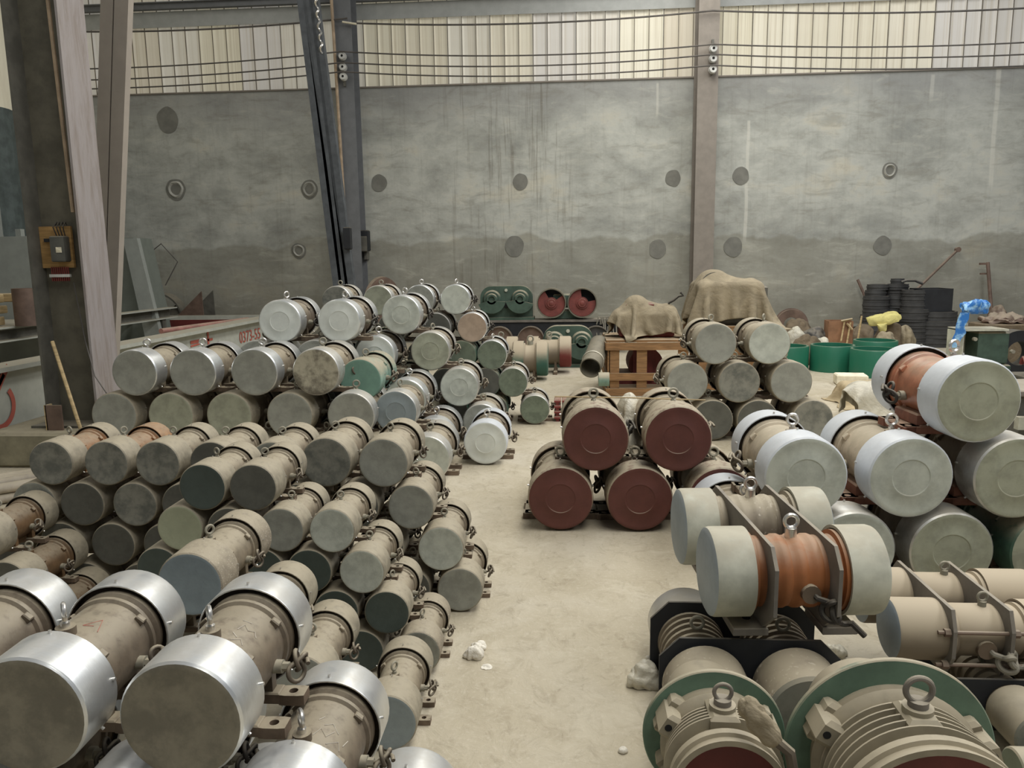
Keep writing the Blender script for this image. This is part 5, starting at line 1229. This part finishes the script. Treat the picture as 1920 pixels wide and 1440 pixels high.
# ---------------------------------------------------------------- crosswise twin units on the right, foreground
def twin(name, label, loc, rz, D, spacing, x0, x1, cl, px_, zc, poly, capm, endm, bodym, platem, rib=False, rods=True, feet=True, cable=True, group=None, backbody=None, eye=True, onlyplates=False):
    t = thing(name, label, 'motor', loc, rz, group); R = D / 2
    for j in (0, 1):
        Y = j * spacing; T = lambda x: Matrix.Translation((x, Y, zc)) @ Matrix.Rotation(-PI / 2, 4, 'Z')
        pr = [(0, 0), (0, R * .88), (R * .05, R * .975), (R * .13, R), (cl, R), (cl, R * .93), (cl - .02, R * .9)]
        put('end_cap', M().lathe(pr, 48, 0, T(x0), mis=[1, 1, 0, 0, 0, 0]), [MT[capm], MT[endm]], t)
        put('end_cap', M().lathe([(-a, r) for a, r in pr], 48, 0, T(x1), mis=[1, 1, 0, 0, 0, 0]), [MT[capm], MT[endm]], t)
        a0, a1 = x0 + cl, x1 - cl; L = a1 - a0; p = [(-.02, 0), (-.02, R * .9), (.015, R * .9), (.02, R * .8)]
        if rib:
            n = 5
            for i in range(n):
                a = .03 + (L - .06) * i / n; w_ = (L - .06) / n
                p += [(a, R * .78), (a + w_ * .3, R * .785), (a + w_ * .45, R * .82), (a + w_ * .75, R * .82), (a + w_ * .98, R * .785)]
        else: p += [(.03, R * .84), (L - .03, R * .84)]
        p += [(L - .02, R * .8), (L - .015, R * .9), (L + .02, R * .9), (L + .02, 0)]
        put('body', M().lathe(p, 48, 0, T(a0)), MT[backbody if (j and backbody) else bodym], t)
        if eye:
            xm = (x0 + x1) / 2
            put('eyebolt', M().cyl((xm, Y, zc + R * .75), (xm, Y, zc + R * 1.0), R * .13, 14).tube([(xm + R * .15 * math.cos(a), Y, zc + R * 1.15 + R * .15 * math.sin(a)) for a in [2 * PI * i / 18 for i in range(18)]], R * .045, 8, closed=True), MT['steel'] if rib else MT['gland'], t)
    for X in px_:
        pl = put('clamp_plate', M().prism(poly, X - .008, X + .008, 'X'), MT[platem], t, smooth=None)
        if feet:
            for y in (poly[3][0] - .02, poly[2][0] + .1) if False else (-.02, spacing - .02):
                f = put('foot_flange', M().box((X - .06 if X < sum(px_) / 2 else X + .06, y, zc - R - .035), (.15, .2, .035), bev=.004), MT[platem], pl)
                put('bolt_hole', M().cyl((X - .05 if X < sum(px_) / 2 else X + .05, y, zc - R - .0175), (X - .05 if X < sum(px_) / 2 else X + .05, y, zc - R - .0160), .018, 14), MT['hole'], pl)
    if rods:
        for z in (zc + R * .35, zc - R * .75):
            for Y in (-R * .98, spacing + R * .98):
                put('tie_rod', M().cyl((px_[0] - .06, Y, z), (px_[1] + .06, Y, z), .009, 8).cyl((px_[0] - .035, Y, z), (px_[0] - .01, Y, z), .018, 6).cyl((px_[1] + .01, Y, z), (px_[1] + .035, Y, z), .018, 6), MT['rusty'], t)
    if cable:
        c = Vector(((px_[0] * .35 + px_[1] * .65), -R * .86, zc - R * .35 if rib else zc - R * .5))
        pts = [c + Vector((.01, .02, .03)), c + Vector((.02, -.02, .02))] + [c + Vector((.05 + (.026 + .014 * math.cos(3 * a)) * math.cos(2 * a) + .012 * a, -.035 - .02 * math.sin(3 * a), (.03 + .014 * math.cos(3 * a)) * math.sin(2 * a) - (.012 * a if rib else .002 * a))) for a in [i * 2 * PI / 50 for i in range(50)]]
        if rib: pts.append(pts[-1] + Vector((.05, -.02, -.05)))
        g = put('cable_gland', M().cyl(c + Vector((0, .08, .03)), c + Vector((0, -.01, .03)), .04, 14), MT['foot'], t)
        put('knotted_cable', M().tube(pts, .0125, 8), MT['dkrub' if rib else 'rope'], g)
    return t
# top: orange bodied pair
pol = [(-.235, -.1), (-.235, .10), (-.17, .178), (.70, .178), (.79, .1), (.79, -.1), (.68, -.225), (-.08, -.225)]
pol1 = [(y, .65 + z) for y, z in pol]
twin('twin_vibrator', 'crosswise twin motor unit with cream caps and an orange ribbed body, on top', (0, 3.17, 0), math.radians(4), .385, .57, .60, 1.33, .17, (.83, 1.09), .655, [(y, z) for y, z in pol1], 'capcream', 'capblue', 'orangeb', 'plate', rib=True, rods=False, backbody='dus')
# below: pair pointing at us, clamped by black plates
def twin_black(label, X0, X1, Yf, Yr, D, xs_, front, rear, z1, name='twin_vibrator', capf='dus', capr='al_dusty'):
    t = thing(name, label, 'motor', ((X0 + X1) / 2, (Yf + Yr) / 2, 0)); ox, oy = (X0 + X1) / 2, (Yf + Yr) / 2; c = .085
    hwd = (X1 - X0) / 2
    poly = [(-hwd, 0), (-hwd, z1 - c), (-hwd + c, z1), (hwd - c, z1), (hwd, z1 - c), (hwd, 0)]
    for Y in (Yf, Yr): put('clamp_plate', M().prism(poly, Y - oy - .007, Y - oy + .007), MT['black'], t, smooth=None)
    R = D / 2
    for x in xs_:
        T = lambda y: Matrix.Translation((x - ox, y - oy, R + .01))
        pr = [(0, 0), (0, R * .9), (R * .06, R * .98), (R * .14, R), (Yf - front - .03, R), (Yf - front - .03, R * .9), (Yf - front, R * .85)]
        put('front_cap', M().lathe(pr, 44, 0, T(front), mis=[1, 1, 0, 0, 0, 0]), [MT[capf], MT['mid']], t)
        put('rear_cap', M().lathe([(0, R * .8), (0, R), (rear - Yr - .04, R), (rear - Yr, R * .9), (rear - Yr, 0)], 44, 0, T(Yr)), MT[capr], t)
        p = [(-.01, R * .9)]; n = 7; L = Yr - Yf
        for i in range(n): a = L * i / n; w_ = L / n; p += [(a + .002, R * .75), (a + w_ * .4, R * .75), (a + w_ * .45, R * .86), (a + w_ * .8, R * .86), (a + w_ * .85, R * .75)]
        put('body', M().lathe(p + [(L, R * .9)], 40, 0, T(Yf)), MT['bodyd'], t)
        put('eyebolt', M().tube([(x - ox + .028 * math.cos(a), (Yr + Yf) / 2 - oy, D * .98 + .02 + .028 * math.sin(a)) for a in [2 * PI * i / 18 for i in range(18)]], .008, 8, closed=True), MT['gland'], t)
    return t
twin_black('low twin motor unit held in black chamfered plates under the orange bodied unit', .395, 1.16, 3.12, 3.47, .36, (.585, .965), 2.86, 3.72, .39)
pol2 = [(-.155, -.06), (-.155, .06), (-.12, .145), (.42, .145), (.46, .1), (.46, -.06), (.4, -.165), (-.09, -.165)]
twin('twin_vibrator', 'crosswise twin motor unit with dusty tan bodies held by tie rods, at the right', (0, 3.28, 0), 0, .265, .34, 1.41, 2.2, .24, (1.625, 1.86), .375, [(y, .375 + z) for y, z in pol2], 'faded', 'capblue', 'faded', 'plate', rib=False, feet=False)
twin_black('low twin motor unit in black plates on the floor under the tie rod unit', 1.56, 2.5, 3.12, 3.5, .215, (1.86, 2.14), 2.88, 3.72, .232, capf='du', capr='du')
motor(1905, 1095, 0, .26, 4.02, 'small', 'du', 'blgy', 'pale blue-grey capped motor lying crosswise behind the tie rod unit at the right edge', None, z0=.02, X=2.33, yaw=-82, cable=0)

def flanged(label, X, Yf, zc, Df, rb, front, rr, flm, name='flanged_motor', lugs=(18, 150, 218, 322), rearr=None):
    """big flange-mounted motor pointing at us: flange disc, ribbed barrel, open red cap"""
    t = thing(name, label, 'motor', (X, Yf, 0), math.radians(-1)); T = Matrix.Translation((0, 0, zc)); RF = Df / 2; L = Yf - front
    put('flange', M().lathe([(0, rb * .8), (0, RF - .004), (.004, RF), (.018, RF), (.022, RF - .004), (.022, rb * .8)], 72, 0, T), MT[flm], t)
    rrr = rearr or rb * .9
    put('rear_cap', M().lathe([(.02, rrr), (.27, rrr), (.3, rrr * .93), (.3, 0)], 48, 0, T), MT['du'], t)
    p = [(.0, RF * .75), (-.012, RF * .75), (-.02, RF * .72), (-.05, rb + .035), (-.075, rb + .012), (-.08, rb)]; 
    p += [(-L + .09, rb), (-L + .08, rb + .015)]
    put('barrel', M().lathe(p, 60, 0, T), MT['castd'], t)
    n = 5; m = M()
    for i in range(n):
        y = -.10 - (L - .22) * i / (n - 1); r2 = rb + .022 + .004 * i
        m.lathe([(y, rb - .005), (y, r2), (y - .006, r2), (y - .010, rb - .005)], 60, 0, T)
    for i in range(n):
        pass
    q = put('cooling_ribs', m, MT['castd'], t); q['kind'] = 'stuff'
    m = M(); m.lathe([(-L + .085, rb), (-L + .085, rr - .012), (-L + .07, rr), (-L + .045, rr), (-L + .04, rr - .012), (-L + .015, rr - .012), (-L + .01, rr), (-L, rr), (-L, rr - .02), (-L + .05, rr - .025), (-L + .05, 0)], 64, 0, T, mis=[0] * 8 + [1, 1])
    put('front_cap', m, [MT['castd'], MT['beamr']], t)
    for a in lugs:
        ca, sa = math.cos(math.radians(a)), math.sin(math.radians(a)); rot3 = Matrix.Rotation(-math.radians(a), 3, 'Y')
        rm_ = (rb + RF) / 2
        lg = put('lug', M().box((rm_ * .93 * ca, -.06, zc + rm_ * .93 * sa), ((RF - rb) * .7, .12, .09), rot=rot3, bev=.018).box((rm_ * .85 * ca, -.02, zc + rm_ * .85 * sa), ((RF - rb) * .9, .06, .15), rot=rot3, bev=.02), MT['castd'], t)
        put('bolt_hole', M().cyl((rm_ * .98 * ca, -.1215, zc + rm_ * .98 * sa), (rm_ * .98 * ca, -.119, zc + rm_ * .98 * sa), .013, 14), MT['hole'], lg)
    yb = -.085 - (L - .2) * .55; e = RF * .115
    put('eyebolt_boss', M().box((0, yb, zc + rb + .01), (.1, .13, .06), bev=.02).cyl((0, yb, zc + rb), (0, yb, zc + rb + .055), .045, 20), MT['castd'], t)
    put('eyebolt', M().cyl((0, yb, zc + rb + .05), (0, yb, zc + rb + .075), .03, 16).tube([(e * math.cos(a), yb, zc + rb + .07 + e * .95 + e * math.sin(a)) for a in [2 * PI * i / 24 for i in range(24)]], e * .24, 10, closed=True), MT['plate'], t)
    for sx in (-1, 1): put('mounting_foot', M().box((sx * rb * .8, -.05, zc - RF + .02 if zc - RF > 0 else .02), (.16, .12, .05), bev=.01).box((sx * rb * .75, -.03, (zc - rb) * .8), (.1, .06, (zc - rb) * 1.0)), MT['castd'], t)
    return t
flanged('dusty ribbed motor with a green flange disc, left of two at the bottom right', .535, 2.62, .262, .515, .165, 2.31, .19, 'cast')
flanged('larger dusty ribbed motor with a big green flange disc and thick eyebolt, bottom right corner', 1.075, 2.42, .345, .685, .235, 2.05, .275, 'cast', rearr=.2)
# cloth wrapped cable plug lying on the left flanged motor
a, b_ = hy(1386, 1312, 2.36), hy(1462, 1390, 2.26)
P = []
for f, r in ((0, .012), (.15, .035), (.5, .045), (.85, .035), (1, .015)):
    c = a.lerp(b_, f)
    for i in range(8):
        g = 2 * PI * i / 8; P.append(c + Vector((r * .6 * math.sin(g) * .8, r * math.cos(g), r * math.sin(g))))
t = thing('wrapped_plug', 'cloth wrapped cable end lying over the ribs of the left flanged motor', 'cable', (0, 0, 0))
put('cloth', blob(P, 3, .012, 14, 3, .02), MT['tarp'], t)
put('cable', M().tube([b_ + Vector((-.02, 0, .01)), b_ + Vector((.03, -.01, -.03)), b_ + Vector((.045, -.02, -.12)), b_ + Vector((.05, .03, -.2))], .018, 8), MT['rubber'], t)
# small green capped motor tucked at the right edge
crossmotor('crosswise_motor', 'small green capped motor just inside the right edge below the tie rod unit', 1.66, 2.05, 2.72, .09, .17, .1, 'gn', 'green', 'gn', None, eye=False)

# ---------------------------------------------------------------- floor litter
def bit(name, label, cat, px, py, r, h, mat, seed, dep=None):
    p = hz(px, py, 0); o = put(name, blob(domepts(0, 0, 0, r, dep or r * .8, h), 3, r * .3, 6 / max(r, .05) * .15, seed, r * .35), mat, None, (p.x, p.y, 0)); return tag(o, label, cat)
bit('white_rag', 'larger crumpled white rag lump on the aisle floor', 'rag', 888, 1232, .048, .06, MT['litter'], 3)
bit('white_rag', 'smaller flat white rag lump just behind the larger one on the aisle floor', 'rag', 897, 1216, .042, .03, MT['litter'], 5)
bit('paper_scrap', 'small flat paper scrap right of the white rags on the aisle floor', 'scrap', 912, 1252, .03, .006, MT['litter'], 7)
bit('plastic_bag', 'crumpled translucent bag on the floor left of the black plated unit', 'bag', 1205, 1282, .085, .10, MT['wrap'], 9)
bit('white_rag', 'crumpled white rag at the left foot of the black plated unit', 'rag', 1222, 1258, .05, .07, MT['litter'], 12)
bit('rag_scrap', 'tiny white scrap on the aisle floor near the bottom edge', 'scrap', 1168, 1410, .022, .02, MT['litter'], 14)
bit('clear_bag', 'small shiny clear bag on the floor behind the black plated unit', 'bag', 1568, 1228, .05, .05, MT['wrap'], 17)

# chalk marks on the barrels of the big silver capped motors
def chalk(mi, strokes, mat, lab):
    root = mi; y1, y2, y3, zc, rb = MOT['mid']['y']; m = M()
    for s_ in strokes:
        pts = []
        for (u, v) in s_:      # u along the barrel 0..1, v angle from the top in degrees (to the right)
            a = math.radians(90 - v); r = rb + .003
            pts.append(Vector((r * math.cos(a), y1 + .12 + u * .55, zc + r * math.sin(a))))
        m.tube(pts, .0035, 5)
    o = put('chalk_mark', m, mat, root, label=lab); return o
MT['chalk'] = dusty('pale_chalk', srgb(206, 198, 184), 0); MT['chalkr'] = dusty('pink_chalk', srgb(190, 120, 104), 0)
SM = [o for o in COL.objects if o.get('group') == 'big silver capped motors in the left foreground']
def find(s): return next(o for o in SM if s in o['label'])
chalk(find('chalk triangle'), [[(.35, 8), (.62, 22), (.3, 30)], [(.35, 8), (.4, 20)]], MT['chalkr'], 'pink chalk triangle')
chalk(find('nearest the picture'), [[(.42, 22), (.6, 26), (.5, 34), (.58, 42), (.48, 48)], [(.3, 20), (.22, 28)], [(.1, 24), (.22, 34), (.12, 40)], [(.7, 20), (.72, 32)]], MT['chalk'], 'white chalk scribble')
chalk(find('chalk scribbles'), [[(.2, 10), (.4, 16), (.25, 26), (.45, 34)], [(.5, 18), (.6, 28), (.45, 40)], [(.1, 30), (.3, 44), (.15, 50)], [(.6, 8), (.7, 14)], [(.3, 52), (.5, 56)]], MT['chalk'], 'white chalk scribbles')
c = hy(711, 520, 18.0)
t = thing('round_plate', 'dark dished plate standing against the wall above the farthest pile', 'plate', (c.x, 18.3, 0), math.radians(62))
put('disc', M().lathe([(0, .25), (-.05, .5), (-.04, .62), (.04, .64), (.06, .5), (.04, .25), (0, .25)], 36, 0, Matrix.Translation((0, 0, 1.05))), MT['rusty'], t)
put('stand', M().box((0, .1, .24), (.5, .3, .48), bev=.01), MT['steeld'], t, smooth=None)
lump('dusty_cloth', 'dusty cloth bunched between the two upper red motors', 'cloth', 1150, 1200, 742, 800, 6.35, MT['wrap'], .04, .08, .4, 31)
